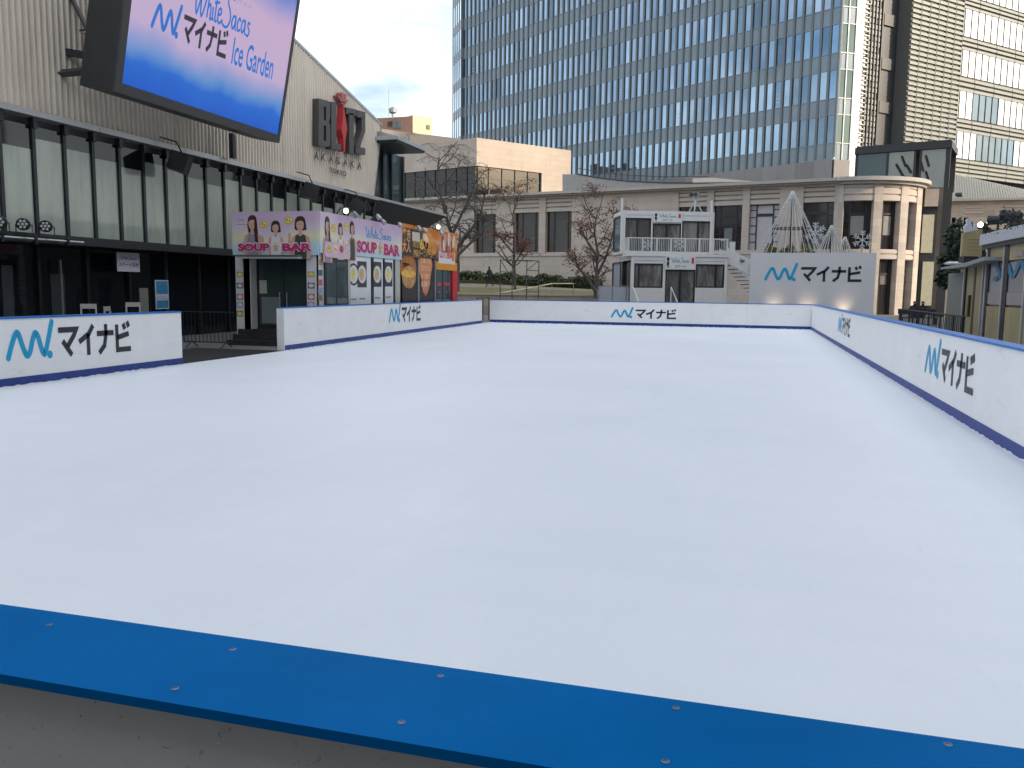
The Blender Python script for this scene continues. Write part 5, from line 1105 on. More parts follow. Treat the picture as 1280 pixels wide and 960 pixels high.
m = MB(); m.box(-26.8, -12.7, -74.7, -73.6, 1.2, 2.35); m.build('stems', mat('hedge_stem', (.03, .03, .018), .9), hd)
hr = thing('handrail', 'pale metal handrail sloping up beside the lawn steps', 'handrail', (-14, 57, 1.2))
pp = [at(622, 367, 57), at(660, 360.5, 58), at(690, 354.5, 59), at(717, 354.5, 59)]
m = MB(); m.tube(pp, .045, 6); m.build('rail', mat('rail_pale', (.62, .56, .46), .4, .3, var=.05), hr)
for p in (pp[0].lerp(pp[1], .3), pp[1], pp[2], pp[3]): m = MB(); m.tube([p, (p.x, p.y, 1.2)], .03, 6); m.build('post', grey, hr)
# scaffold frame
sf = thing('scaffold', 'thin dark scaffold frame standing before the lawn', 'scaffold', (-14.3, 51, GZ))
q = {px: at(px, 372, d) for px, d in ((625, 51), (658, 51), (640, 52.4), (673, 52.4))}; zt = at(640, 325, 51.5).z
rust = mat('scaffold_steel', (.10, .095, .085), .6, .4, var=.2)
for px, p in q.items(): m = MB(); m.tube([(p.x, p.y, GZ), (p.x, p.y, zt)], .032, 6); m.build('upright', rust, sf)
def bar(a, b, za, zb, nm='bar'):
    p, s = q[a], q[b]; m = MB(); m.tube([(p.x, p.y, za), (s.x, s.y, zb)], .024, 6); m.build(nm, rust, sf)
for a, b in ((625, 658), (640, 673), (625, 640), (658, 673)): bar(a, b, zt - .03, zt - .03)
for zz in (1.45, 2.75): bar(658, 673, zz, zz); bar(625, 640, zz - .1, zz - .1)
bar(640, 673, 2.2, 2.2); bar(658, 673, 2.25, 2.25); bar(658, 673, 2.75, zt, 'brace'); bar(625, 640, zt, 2.2, 'brace')
# small barrier seen through the gap between boards
gb = thing('gate_barrier', 'short dark railing in the gap at the far left corner of the rink', 'railing', (-14, 43, GZ))
a = at(596, 398, 44); b = at(611, 398, 46); m = MB()
for p in (a, a.lerp(b, .5), b): m.tube([(p.x, p.y, GZ), (p.x, p.y, 1.12)], .03, 6)
m.tube([(a.x, a.y, 1.12), (b.x, b.y, 1.12)], .03, 6); m.tube([(a.x, a.y, .35), (b.x, b.y, .2)], .02, 6); m.build('railing', mat('rail_brown', (.07, .055, .05), .6), gb)

# ------------------------------------------------------------------ trees
bark = mat('bark', (.085, .072, .064), .9, var=.3, scale=6, bump=.4, bscale=14); redleaf = mat('red_leaf', (.26, .075, .05), .7, var=.4, scale=2); brownleaf = mat('brown_leaf', (.20, .095, .06), .75, var=.4, scale=2)
def tree(name, label, base, stems, rng, levels=4, droop=0.0, leaves=0, leafsize=.12, leafmats=None, spread=.6, lift=.15, nchild=(2, 4), shrink=.62, twig=.012):
    t = thing(name, label, 'tree', base); tm = MB(); cm = MB(); tips = []
    def grow(p, d, ln, r, lv):
        n = 4 if lv < 2 else 3; pts = [p]; dd = d.copy()
        for k in range(n):
            dd = (dd + Vector((rng.gauss(0, .16), rng.gauss(0, .16), rng.gauss(0, .10) + (lift if lv < 2 else -droop * (.4 + .5 * k))))).normalized(); pts.append(pts[-1] + dd * ln / n)
        r2 = max(twig * .7, r * .55); (tm if lv < 2 else cm).tube(pts, r, 6 if lv < 2 else 4 if lv < 3 else 3, 0, r2, cap=False)
        if lv >= levels - 1 or leaves and lv >= 2: tips.extend(pts[1:])
        if lv >= levels: return
        for k in range(rng.randint(*nchild)):
            f = rng.uniform(.3, 1); i = min(n - 1, int(f * n)); q = pts[i].lerp(pts[i + 1], f * n - i) if i + 1 < len(pts) else pts[-1]
            az = rng.uniform(0, 6.28); side = Vector((cos(az), sin(az), rng.uniform(-.1, .5))); c = (dd * (1 - spread) + side * spread).normalized()
            grow(q, c, ln * shrink * rng.uniform(.7, 1.15), max(twig, r * .5), lv + 1)
    for pts, r0, r1 in stems:
        pts = [Vector(p) for p in pts]; tm.tube(pts, r0, 8, 0, r1, cap=False); k = len(pts)
        for i in range(1, k):
            for _ in range(2 if i < k - 1 else 4):
                az = rng.uniform(0, 6.28); f = rng.random(); q = pts[i - 1].lerp(pts[i], f) if i > 1 else pts[i]
                d = Vector((cos(az), sin(az), rng.uniform(.1, .9))).normalized(); rr_ = (r0 + (r1 - r0) * i / k) * .55
                grow(q, d, (pts[-1] - pts[0]).length * .30 * rng.uniform(.7, 1.2), max(rr_, .03), 1)
    tm.build('trunk', bark, t, True); cm.build('crown', bark, t)
    if leaves:
        lm = MB(); L_ = [p + Vector((rng.gauss(0, .22), rng.gauss(0, .22), rng.gauss(0, .16))) for p in (rng.choice(tips) for _ in range(leaves))]
        leaf_cloud(lm, L_, leafsize, rng, (0, 0, 1)); lm.build('leaves', leafmats, t)
    return t
def path3(pix, d): return [at(x, y, d) for x, y in pix]
D1 = 62; b1_ = at(571, 352, D1); b1_.z = lawn_z(b1_.x, b1_.y) - .1
tree('bare_tree', 'tall bare weeping tree with crooked dark trunk behind the burger stall', b1_, [([b1_] + path3([(572, 330), (570, 308), (562, 285), (556, 265), (551, 245), (546, 222), (549, 196)], D1), .21, .05), (path3([(570, 312), (580, 297), (592, 283), (601, 266), (607, 240)], D1 - 1), .17, .05), (path3([(566, 292), (577, 268), (588, 245), (598, 218)], D1 + .7), .13, .04), (path3([(571, 320), (590, 302), (602, 292), (606, 272)], D1 - 1.8), .12, .04)], random.Random(11), 4, .34, 0, spread=.7, shrink=.66)
D2 = 66; b2_ = at(644, 349, D2); b2_.z = lawn_z(b2_.x, b2_.y) - .1
tree('maple_tree', 'slender nearly bare tree with a few red leaves behind the scaffold frame', b2_, [([b2_] + path3([(643, 335), (642, 312), (643, 290), (641, 268), (646, 250)], D2), .12, .035), (path3([(643, 330), (652, 316), (660, 304)], D2 - .5), .08, .03), (path3([(643, 318), (630, 303), (620, 290)], D2 + .4), .08, .03)], random.Random(5), 4, .05, 1000, .10, [redleaf, brownleaf], spread=.72)
D3 = 53; b3_ = at(744, 372, D3); b3_.z = 1.1
tree('maple_tree', 'spreading tree with brown red leaves just left of the white container house', b3_, [([b3_] + path3([(745, 358), (746, 338), (747, 315), (743, 290), (746, 268)], D3), .13, .04), (path3([(744, 364), (734, 348), (722, 333), (718, 318)], D3 - .3), .11, .04), (path3([(746, 345), (757, 322), (764, 300), (770, 272)], D3 + .3), .10, .03), (path3([(747, 322), (733, 300), (723, 280)], D3 - .5), .09, .03)], random.Random(21), 4, .03, 1500, .085, [brownleaf, redleaf], spread=.74, shrink=.6)
rg = random.Random(31); b4 = Vector((10.6, 37.5, GZ)); et = thing('evergreen_tree', 'dark rounded evergreen tree behind the wooden kiosk', 'tree', b4)
p4 = at(1212, 318, 40); et.location = (p4.x, p4.y, GZ)
m = MB(); m.tube([(p4.x, p4.y, GZ), (p4.x + .1, p4.y, 1.5), (p4.x, p4.y + .1, 3.4)], .16, 8, 0, .06); 
for k in range(9): z = 1.4 + .22 * k; az = k * 2.4; m.tube([(p4.x, p4.y, z), (p4.x + cos(az) * .9, p4.y + sin(az) * .9, z + .5)], .05, 5, 0, .02)
m.build('trunk', bark, et)
m = MB(); pts = []
cl = [(Vector((p4.x + rg.gauss(0, .55), p4.y + rg.gauss(0, .6), rg.uniform(1.5, 4.6))), rg.uniform(.35, .65)) for _ in range(22)]
for c, r in cl:
    for _ in range(190): v = Vector((rg.gauss(0, 1), rg.gauss(0, 1), rg.gauss(0, 1))).normalized(); pts.append(c + v * r * rg.uniform(.6, 1.05))
leaf_cloud(m, pts, .17, rg); m.build('crown', leafd, et)

# ------------------------------------------------------------------ white two-storey container house
FC = Frame(at(778, 300, 44).xy, (.937, .348)); cA = lambda px, b=0: FC.on(px, 300, b)[0]; cZ = lambda px, py, b=0: FC.on(px, py, b)[1]
cw = mat('container_white', (.70, .70, .68), .5, var=.05, scale=1.5, bump=.05, bscale=6); cglass = glass('container_glass', (.10, .096, .09), .05, spec=.6); bglass = glass('blue_pane', (.16, .25, .28), .06, metal=.3, spec=.6); mottle(cglass, (.30, .28, .255), .8, .9, .46, .60, (1.6, 1.6, .35)); inner = mat('inner_beige', (.20, .185, .17), .6, var=.1)  # pale blotches painted on container_glass stand in for reflections and interior
ch = thing('container_house', 'white two storey container house with balcony, glazed doors and two small banners', 'container house', (FC.o.x + 3, FC.o.y + 1, GZ))
UA = cA(892); LB = 1.15; LA0, LA1 = FC.on(789, 340, LB)[0], FC.on(909, 340, LB)[0]
zU0, zU1 = cZ(835, 318), cZ(835, 264)
def mod(a0, a1, b0, b1, z0, z1, holes):   # frame of beams plus front wall with openings
    m = MB(FC); s = .14
    for aa in (a0, a1 - s):
        for bb in (b0, b1 - s): m.box(aa, aa + s, bb, bb + s, z0, z1)
    m.box(a0 + s, a1 - s, b1 - s, b1, z1 - .2, z1); m.box(a0 + s, a1 - s, b0, b0 + s, z1 - .2, z1); m.box(a0 + s, a1 - s, b1 - s, b1, z0, z0 + .16); m.box(a0, a0 + s, b0 + s, b1 - s, z1 - .2, z1); m.box(a0, a0 + s, b0 + s, b1 - s, z0, z0 + .16)
    m.build('frame', cw, ch)
    m = MB(FC); m.box(a0 + s, a1 - s, b0 + .05, b0 + .10, z0 + .16, z1 - .2); m.box(a0 + .03, a1 - .03, b0 + .03, b1 - .15, z1 - .12, z1 - .03); m.box(a0 + .05, a1 - .05, b0 + .05, b1 - .15, z0 + .02, z0 + .1); m.box(a1 - .1, a1 - .05, b0 + .16, b1 - .16, z0 + .16, z1 - .2); m.build('shell', cw, ch)
    m = MB(FC); cut_wall(m, FC, a0 + s, a1 - s, z0 + .16, z1 - .2, b1 - .10, b1 - .03, holes); m.build('front_wall', cw, ch)
    m = MB(FC); m.box(a0 + s + .02, a1 - s - .02, b0 + .6, b0 + .65, z0 + .16, z1 - .2); m.build('inner_wall', inner, ch)
def opening(nm, x0, y0, x1, y1, b, g=None, split=(), leaf=None):
    a0, z1 = FC.on(x0, y0, b); a1, z0 = FC.on(x1, y1, b); w_ = MB(FC).box(a0 + .03, a1 - .03, b - .085, b - .065, z0 + .03, z1 - .03).build(nm, g or cglass, ch)
    m = MB(FC)
    for q0, q1, s0, s1 in ((a0, a0 + .07, z0, z1), (a1 - .07, a1, z0, z1), (a0 + .07, a1 - .07, z1 - .07, z1), (a0 + .07, a1 - .07, z0, z0 + .07)): m.box(q0, q1, b - .10, b - .005, s0, s1)
    for f in split: c = a0 + (a1 - a0) * f; m.box(c - .04, c + .04, b - .10, b - .008, z0 + .071, z1 - .071)
    m.build('frame', black, w_); return (a0, a1, z0, z1)
H1 = [opening('window', 780, 272, 813, 316, -.03 + .0, None, (.5,)), opening('door', 816, 279, 850.5, 316, -.03, None, (.5,)), opening('window', 853, 276, 888, 316, -.03, None, (.55,))]
mod(0, UA, -2.4, 0, zU0, zU1, H1)
zL1 = FC.on(850, 321, LB)[1]
H2 = [opening('window', 793, 329, 828, 360, LB - .03, None, (.17,)), opening('door', 832, 337, 868, 380, LB - .03, None, (.5,)), opening('window', 870, 330, 905, 360, LB - .03, None, (.7,))]
mod(LA0, LA1, -2.4, LB, GZ, zL1, H2)
# side glazing on the left ends
FCs = Frame(FC.w(0, -2.4, 0).xy, (-FC.n.x * -1, -FC.n.y * -1)); 
for z0, z1, gl in ((zU0 + .2, zU1 - .25, bglass), (GZ + .5, zL1 - .25, mat('pane_lilac', (.34, .36, .42), .25, var=.05))):
    m = MB(FCs); m.box(.14, 2.26, -.04, .0, z0, z1); w_ = m.build('side_window', gl, ch); m = MB(FCs); m.box(.14, .24, .001, .05, z0, z1); m.box(2.16, 2.26, .001, .05, z0, z1); m.box(.24, 2.16, .001, .05, z1 - .08, z1); m.box(.24, 2.16, .001, .05, z0, z0 + .08); m.build('frame', black, w_)
m = MB(FC); fr = Frame(FC.w(LA0, 0, 0).xy, (FC.n.x, FC.n.y)); m = MB(fr); m.box(.1, LB - .16, -.03, -.0, .9, zL1 - .3); m.build('side_window', cglass, ch)
# balcony
bZ = zL1 + .02; rT = FC.on(850, 297.5, LB)[1]
m = MB(FC); m.box(LA0 - .25, LA1 + .02, -.0 + .01, LB + .06, zL1 + .005, zL1 + .13); m.build('balcony_floor', cw, ch)
rp = thing('balcony_railing', 'white barred railing round the balcony of the container house', 'railing', FC.w((LA0 + LA1) / 2, LB, zL1 + .13))
m = MB(FC); m.box(LA0 - .2, LA1, LB - .03, LB + .02, rT - .05, rT); m.box(LA0 - .2, LA1, LB - .02, LB + .01, zL1 + .22, zL1 + .26); m.box(LA0 - .22, LA0 - .17, .05, LB - .031, rT - .05, rT); m.box(LA1 - .04, LA1, .05, LB - .031, rT - .05, rT); m.build('top_rail', cw, rp)
for k in range(8): aa = LA0 - .18 + (LA1 - LA0 + .14) * k / 7; m = MB(FC); m.box(aa - .025, aa + .025, LB - .031, LB - .0301 + .045, zL1 + .13, rT - .051); m.build('post', cw, rp)
for k in range(56): 
    aa = LA0 - .18 + (LA1 - LA0 + .14) * (k + .5) / 56; m = MB(FC); m.box(aa - .008, aa + .008, LB - .018, LB - .002, zL1 + .261, rT - .052); m.build('bar', cw, rp)
for k in range(8): bb = .1 + (LB - .2) * k / 7; m = MB(FC); m.box(LA0 - .205, LA0 - .187, bb, bb + .016, zL1 + .13, rT - .052); m.build('bar', cw, rp)
for px, y0 in ((777.5, 248), (889.5, 251)):
    a, z = FC.on(px, y0); m = MB(FC); m.box(a - .05, a + .05, .02, .12, zU0, z); m.build('pole', cw, ch)
def banner(x0, y0, x1, y1, b, lab):
    a0, z1 = FC.on(x0, y0, b); a1, z0 = FC.on(x1, y1, b); t = thing('banner', lab, 'banner', FC.w((a0 + a1) / 2, b, z0)); m = MB(FC); m.box(a0, a1, b - .03, b, z0, z1); m.build('board', mat('banner_white', (.72, .72, .70), .5, var=.03), t)
    h = z1 - z0; w_ = a1 - a0; m = MB(FC); cursive(m, b, 6, a0=a0 + .2 * w_, z0=z0 + h * .45, ww=.6 * w_, hh=h * .42); m.build('lettering', mat('print_teal', (.16, .38, .45), .5), t)
    if y1 - y0 > 12: m = MB(FC); m.text('スケート', a0 + .32 * w_, z0 + .12 * h, .2 * h, b, b + .003, width=.36 * w_, bold=.02); m.build('lettering', ink, t)
    m = MB(FC); m.box(a0 + .05 * w_, a0 + .13 * w_, b, b + .004, z0 + .3 * h, z0 + .55 * h); m.ellipse(a0 + .09 * w_, z0 + .72 * h, .05 * w_, .15 * h, b, b + .004, 0, 10); m.box(a0 + .055 * w_, a0 + .08 * w_, b, b + .004, z0 + .12 * h, z0 + .3 * h); m.box(a0 + .10 * w_, a0 + .125 * w_, b, b + .004, z0 + .12 * h, z0 + .3 * h); m.build('figure_print', ink, t)
    m = MB(FC); m.box(a0 + .87 * w_, a0 + .95 * w_, b, b + .004, z0 + .42 * h, z0 + .85 * h); m.build('red_print', redm, t)
banner(817, 265, 852.5, 278, .06, 'upper small white banner above the balcony door of the container house')
banner(832, 319, 869, 337, LB + .08, 'lower small white banner above the ground floor door of the container house')
def snowflake(c, u, r, lab, th=.03, col=None, group='snowflake ornaments'):
    t = thing('snowflake_ornament', lab, 'ornament', c, group); u = Vector((u[0], u[1], 0)).normalized(); n = Vector((u.y, -u.x, 0)); gf = GF(c, u, n, (0, 0, 1)); m = MB(gf)
    for k in range(6):
        d = Vector((cos(k * pi / 3 + pi / 6), sin(k * pi / 3 + pi / 6))); s = Vector((-d.y, d.x))
        m.stroke([(0, 0), tuple(d * r)], r * .09, -.002 - .004 * k, th)
        for f in (.45, .72):
            for sg in (-1, 1): m.stroke([tuple(d * r * f), tuple(d * r * (f + .26) + s * sg * r * .26)], r * .07, -.002 - .004 * k, th)
    m.build('flake', mat('flake_white', (.62, .64, .66), .45, var=.03), t); return t
c = FC.w(*(lambda q: (q[0], LB + .08, q[1]))(FC.on(849, 305, LB + .08))); snowflake(c, FC.u, .31, 'white snowflake ornament on the middle of the balcony railing')
c = FC.w(*(lambda q: (q[0], LB + .08, q[1]))(FC.on(810, 306, LB + .08))); snowflake(c, FC.u, .26, 'white snowflake ornament on the left part of the balcony railing')
# tripod with camera on the roof
ta, tz = FC.on(869, 263, -.8); tc = FC.w(ta, -.8, zU1); tp = thing('tripod', 'light tripod standing on the roof of the container house', 'tripod', tc)
topz = FC.on(869, 247, -.8)[1]
for k in range(3): az = k * 2.09 + .5; m = MB(); m.tube([(tc.x + cos(az) * .45, tc.y + sin(az) * .45, zU1), (tc.x, tc.y, topz - .1)], .035, 6); m.build('leg', mat('tripod_grey', (.40, .40, .38), .5, .2), tp)
m = MB(); m.tube([(tc.x, tc.y, zU1 + .25), (tc.x, tc.y, topz)], .035, 6); m.build('column', MATS['tripod_grey'], tp)
vc = thing('video_camera', 'small grey video camera on the roof tripod', 'camera', (tc.x, tc.y, topz)); cf = Frame((tc.x, tc.y), (.95, .3))
m = MB(cf); m.box(-.13, .16, -.13, .13, topz, topz + .30); m.build('body', grey, vc); m = MB(); m.lathe(cf.w(-.13, 0, topz + .16), (-cf.u.x, -cf.u.y, 0), [(.08, 0), (.08, .14), (.10, .15), (.10, .20)], 10); m.build('lens', black, vc)
m = MB(cf); m.box(-.1, .02, .131, .17, topz + .08, topz + .24); m.build('viewfinder', dark, vc)
# outside stair right of the container
st = thing('staircase', 'white outside staircase with solid side panel right of the container house', 'staircase', FC.w(LA1 + .8, .6, GZ))
m = MB(FC); sp = [FC.on(x, y, .9) for x, y in ((909.5, 309), (922, 317), (941, 326), (941, 347), (921, 335), (909.5, 330))]; m.prism(sp, .82, .9); m.build('side_panel', cw, st)
m = MB(FC); sp2 = [(a, z) for a, z in sp]; m.prism(sp2, -.45, -.38); m.build('side_panel', cw, st)
a, z = FC.on(917, 302, .9); m = MB(FC); m.box(a - .13, a + .13, .66, .81, sp[0][1] - .6, z); m.build('newel', cw, st)
for k in range(14):
    aa = sp[0][0] + .2 * k + .02; zz = sp[5][1] + .1 - .195 * k; m = MB(FC); m.box(aa, aa + .24, -.37, .81, zz, zz + .05); m.build('step', grey, st)
m = MB(FC); a9 = sp[0][0] + .2 * 14; m.box(a9, a9 + .08, -.37, .81, GZ, .5); m.box(sp[2][0], sp[2][0] + .08, .82, .9, GZ, sp[2][1]); m.build('support', cw, st)
a, z = FC.on(928, 325, .95); c = FC.w(a, .95, z); bl = thing('bulkhead_lamp', 'small round lamp on the stair side panel', 'lamp', c); m = MB(); m.lathe(c - Vector((FC.n.x, FC.n.y, 0)) * .05, (FC.n.x, FC.n.y, -.2), [(.13, 0), (.13, .06), (.09, .12)], 12); m.build('housing', grey, bl); m = MB(); m.lathe(c + Vector((FC.n.x, FC.n.y, 0)) * .065, (FC.n.x, FC.n.y, -.2), [(.085, 0), (.05, .06)], 12); m.build('glass', lens, bl)
hs = thing('step_handrail', 'pair of white step rails before the lower container door', 'handrail', FC.w(2.4, LB + .6, GZ))
for px in (839, 791.5):
    a, z = FC.on(px, 359, LB + .1); m = MB(FC); m.tube([FC.w(a, LB + .1, GZ), FC.w(a, LB + .1, z), FC.w(a + .1, LB + 1.0, z - .75), FC.w(a + .1, LB + 1.0, GZ)], .035, 6); m.build('rail', cw, hs)
fn = thing('glass_screen', 'pale grey glass screen fence at the left foot of the container house', 'fence', at(772, 378, 44.5)); fn.location.z = GZ
FF2 = Frame(at(748, 378, 44).xy, (1, .12)); e = FF2.on(800, 370)[0]; zt = FF2.on(770, 358)[1]
for k in range(3): m = MB(FF2); m.box(e * k / 3 + .03, e * (k + 1) / 3 - .03, -.02, 0, GZ + .1, zt - .03); m.build('pane', mat('screen_pale', (.40, .43, .48), .15, var=.04), fn)
m = MB(FF2)
for k in range(4): m.box(e * k / 3 - .025, e * k / 3 + .025, -.04, .02, GZ, zt)
m.box(0, e, -.03, .015, zt, zt + .04); m.build('frame', grey, fn)

# ------------------------------------------------------------------ big white sponsor board with three floor lamps
FBs = Frame((0, 45.5), (1, 0)); sa0, sz1 = FBs.on(938.5, 316); sa1 = FBs.on(1095, 330)[0]
sb = thing('sponsor_board', 'big white freestanding board with wave logo behind the far right rink corner', 'sign board', ((sa0 + sa1) / 2, 45.5, GZ))
m = MB(FBs); m.box(sa0, sa1, -.25, 0, .35, sz1); m.build('board', mat('board_grey_white', (.64, .64, .65), .5, var=.02), sb)
for aa in (sa0 + .5, (sa0 + sa1) / 2, sa1 - .5): m = MB(FBs); m.box(aa - .08, aa + .08, -.9, -.26, GZ, .5); m.box(aa - .06, aa + .06, -.38, -.26, .5, sz1 - .3); m.build('stand', grey, sb)
a0, z0 = FBs.on(955, 351.5); a1, z1 = FBs.on(1078, 351.5); logo(FBs, a0, a1, z0, .80, sb)
for k, px in enumerate((968, 1010, 1056)):
    a, z = FBs.on(px, 379, .6); c = FBs.w(a, .62, .66); t = thing('floor_lamp', ('left', 'middle', 'right')[k] + ' one of three lamps shining up the big sponsor board', 'flood lamp', (c.x, c.y, GZ), 'lamps lighting the sponsor board')
    m = MB(); m.lathe(c - Vector((0, .04, .1)), (0, .55, .8), [(.04, 0), (.09, .04), (.11, .14), (.10, .15)], 12); m.build('lamp_head', black, t); m = MB(); m.tube([(c.x, c.y, GZ), (c.x, c.y, .58)], .02, 6); m.box(c.x - .15, c.x + .15, -c.y - .15, -c.y + .15, GZ, GZ + .03); m.build('stand', black, t)
    ld = bpy.data.lights.new('lamp_light', 'SPOT'); ld.energy = 7; ld.color = (1, .74, .50); ld.spot_size = radians(105); ld.spot_blend = 1; ld.shadow_soft_size = .06
    lo = bpy.data.objects.new('lamp_light', ld); COL.objects.link(lo); lo.parent = t; lo.location = (0, .10, c.z + .08 - GZ); lo.rotation_euler = Vector((0, -.86, -.5)).to_track_quat('Z', 'Y').to_euler()

# ------------------------------------------------------------------ wire cone light trees
def cone_tree(px, ya, D, half, ring, lab, n=26):
    ap = at(px, ya, D); t = thing('wire_cone_tree', lab, 'light tree', (ap.x, ap.y, GZ), 'wire cone light trees'); H = ap.z - GZ
    m = MB(); m.tube([(ap.x, ap.y, GZ), (ap.x, ap.y, ap.z)], .05, 6); m.build('pole', black, t)
    m = MB()
    for k in range(n):
        az = 2 * pi * k / n + .1; e = Vector((ap.x + cos(az) * half, ap.y + sin(az) * half, GZ)); p_ = Vector((ap.x + cos(az) * .06, ap.y + sin(az) * .06, ap.z)); m.tube([p_, e], .017, 4)
        L_ = int((e - p_).length / .28)
        for j in range(1, L_):
            c_ = p_.lerp(e, j / L_); s_ = .036; m._add([c_ + Vector((s_, 0, 0)), c_ + Vector((-s_ * .5, s_, 0)), c_ + Vector((-s_ * .5, -s_, 0)), c_ + Vector((0, 0, s_ * 1.3)), c_ - Vector((0, 0, s_ * 1.3))], [(0, 1, 3), (1, 2, 3), (2, 0, 3), (1, 0, 4), (2, 1, 4), (0, 2, 4)], 0)
    struct(m.build('light_strings', mat('string_white', (.56, .56, .53), .5, var=.05), t), 'stuff'); m = MB()
    for f in ring:
        r_ = half * f; zz = ap.z - H * f; m.tube([(ap.x + cos(q * pi / 12) * r_, ap.y + sin(q * pi / 12) * r_, zz) for q in range(25)], .03, 5); m.tube([(ap.x - r_, ap.y, zz), (ap.x + r_, ap.y, zz)], .025, 5)
    m.build('hoop', black, t)
cone_tree(991, 239, 50, 3.9, (.285, .62), 'tallest wire cone strung with white lights behind the sponsor board', 30)
cone_tree(1040, 281.5, 51, 2.6, (.5,), 'middle sized wire cone strung with white lights, right of the tallest', 22)
cone_tree(1056.5, 296, 55, 2.2, (.5,), 'smallest wire cone of lights, rightmost behind the sponsor board', 18)
sh = thing('shrub_bed', 'yellow green shrubs behind the tallest wire cone', 'shrubs', at(988, 360, 57)); sh.location.z = GZ
m = MB(); pts = []; c0 = at(958, 330, 57); c1_ = at(1017, 330, 57)
for k in range(3000):
    f = R.random(); p = c0.lerp(c1_, f); top = 4.45 + .28 * sin(f * 17) + .18 * sin(f * 41); pts.append(Vector((p.x + R.gauss(0, .1), p.y + R.gauss(0, .5), top - abs(R.gauss(0, .8)))))
leaf_cloud(m, pts, .13, R, (0, 1)); m.build('foliage', [leafy, mat('shrub_green', (.07, .085, .03), .7, var=.4, scale=3)], sh)
m = MB(); m.tube([c0, c1_], .45, 6); m.tube([(c0.x + 1, c0.y, GZ), (c0.x + 1, c0.y, 3)], .1, 6); m.tube([(c1_.x - 1, c1_.y, GZ), (c1_.x - 1, c1_.y, 3)], .1, 6); m.build('stems', MATS['hedge_stem'], sh)
c = at(1078, 300, 60); snowflake(c, (1, 0), .66, 'large white snowflake ornament before the rounded corner window', .05)
c = at(1019, 291, 60); snowflake(c, (1, 0), .75, 'large pale snowflake ornament behind the gap between the wire cones', .05)
for px, lab in ((1078, 'slim mast carrying the right large snowflake'), (1019, 'slim mast carrying the left large snowflake')):
    c = at(px, 300, 60.15); t = thing('mast', lab, 'mast', (c.x, c.y, GZ)); m = MB(); m.tube([(c.x, c.y, GZ), (c.x, c.y, c.z)], .035, 6); m.build('shaft', grey, t)

# ------------------------------------------------------------------ wooden kiosk on the right
KX = 6.0; FK = Frame((KX, 0), (0, -1)); kA = lambda px, b=0: FK.on(px, 350, b)[0]; kz = lambda px, py, b=0: FK.on(px, py, b)[1]
wood = mat('plywood', (.34, .285, .155), .6, var=.16, scale=2.2, stretch=(1, 1, .35), bump=.05, bscale=20); wood2 = mat('plywood_dark', (.20, .165, .085), .6, var=.15, scale=2.5)
kio = thing('wooden_kiosk', 'wooden kiosk with tall glazed panels and a painted-on wave mark reflection, right of the rink', 'kiosk', (KX + 1.5, 21, GZ))
kE = kA(1330); k0 = kA(1229); kT = kz(1255, 303)
m = MB(FK); m.box(k0, kE, -3.2, -.12, GZ, kT); m.build('body', wood2, kio)
m = MB(FK); m.box(k0 - .15, kE, -3.4, .12, kT + .02, kT + .30); m.build('roof_fascia', mat('fascia_white', (.46, .47, .50), .5, var=.04), kio); m = MB(FK); m.box(k0 - .1, kE, -3.3, .05, kT - .08, kT + .018); m.build('roof_beam', dark, kio)
zm1, zm0 = kz(1250, 328), kz(1250, 382)
for k, (x0, x1) in enumerate(((1233, 1250.5), (1256.5, 1278), (1281, 1312))):
    a0, a1 = kA(x0), kA(x1); m = MB(FK); m.box(a0, a1, -.11, -.05, GZ, zm0 - .03); m.build('panel', wood, kio); m = MB(FK); m.box(a0, a1, -.11, -.05, zm1 + .03, kT - .08); m.build('panel', wood, kio)
    m = MB(FK); m.box(a0, a1, -.11, -.07, zm0, zm1); w_ = m.build('window', glass('kiosk_glass', (.235, .235, .235), .06, spec=.55), kio)
    m = MB(FK); m.box(a0, a1, -.069, -.055, zm0 + .03, zm0 + .32); m.build('pink_reflection', mat('soft_pink', (.32, .27, .27), .4, var=.1), w_)  # pinkish reflection in the pane, laid on as a coloured strip
for x0, x1, mt in ((1229.4, 1230.6, silver), (1230.6, 1233, black), (1250.5, 1251.7, silver), (1251.7, 1256.3, black), (1278, 1279.5, silver)): m = MB(FK); m.box(kA(x0), kA(x1) - .002, -.118, -.02 if mt is silver else -.04, GZ, kT - .085); m.build('post', mt, kio)
m = MB(FK); a0, zq = FK.on(1237, 350); a1, _ = FK.on(1282, 349); kk = (a0 - a1) / 140; zk = .52 / 70
m.stroke(WAVE, 13, -.05, -.045, rnd=True, sc=(kk, zk), off=(a1, zq)); m.prism([(a1 + (124 + 10 * cos(q * pi / 8)) * kk, zq + (4 + 9 * sin(q * pi / 8)) * zk) for q in range(16)], -.05, -.045); m.build('wave_mark', mat('reflected_mark', (.02, .16, .30), .4, var=.05), kio)  # wave mark reflected in the kiosk glass, drawn on as a flat print
a, z = FK.on(1272, 318); m = MB(FK); m.box(a - .35, a + .3, -.049, -.03, z - .04, z + .05); m.prism([(a - .4, z + .05), (a + .35, z + .0), (a, z + .12)], -.05, -.035); m.build('wing_mark', MATS['soft_pink'], kio)
for j in range(3):
    for zz in (kz(1236, 395), kz(1236, 416)): 
        a = kA(1236) + .14 * j + .05; m = MB(FK); m.ellipse(a, zz, .05, .10, -.049, -.045, 0, 8); m.build('pale_print', mat('print_sand', (.36, .30, .18), .6), kio)
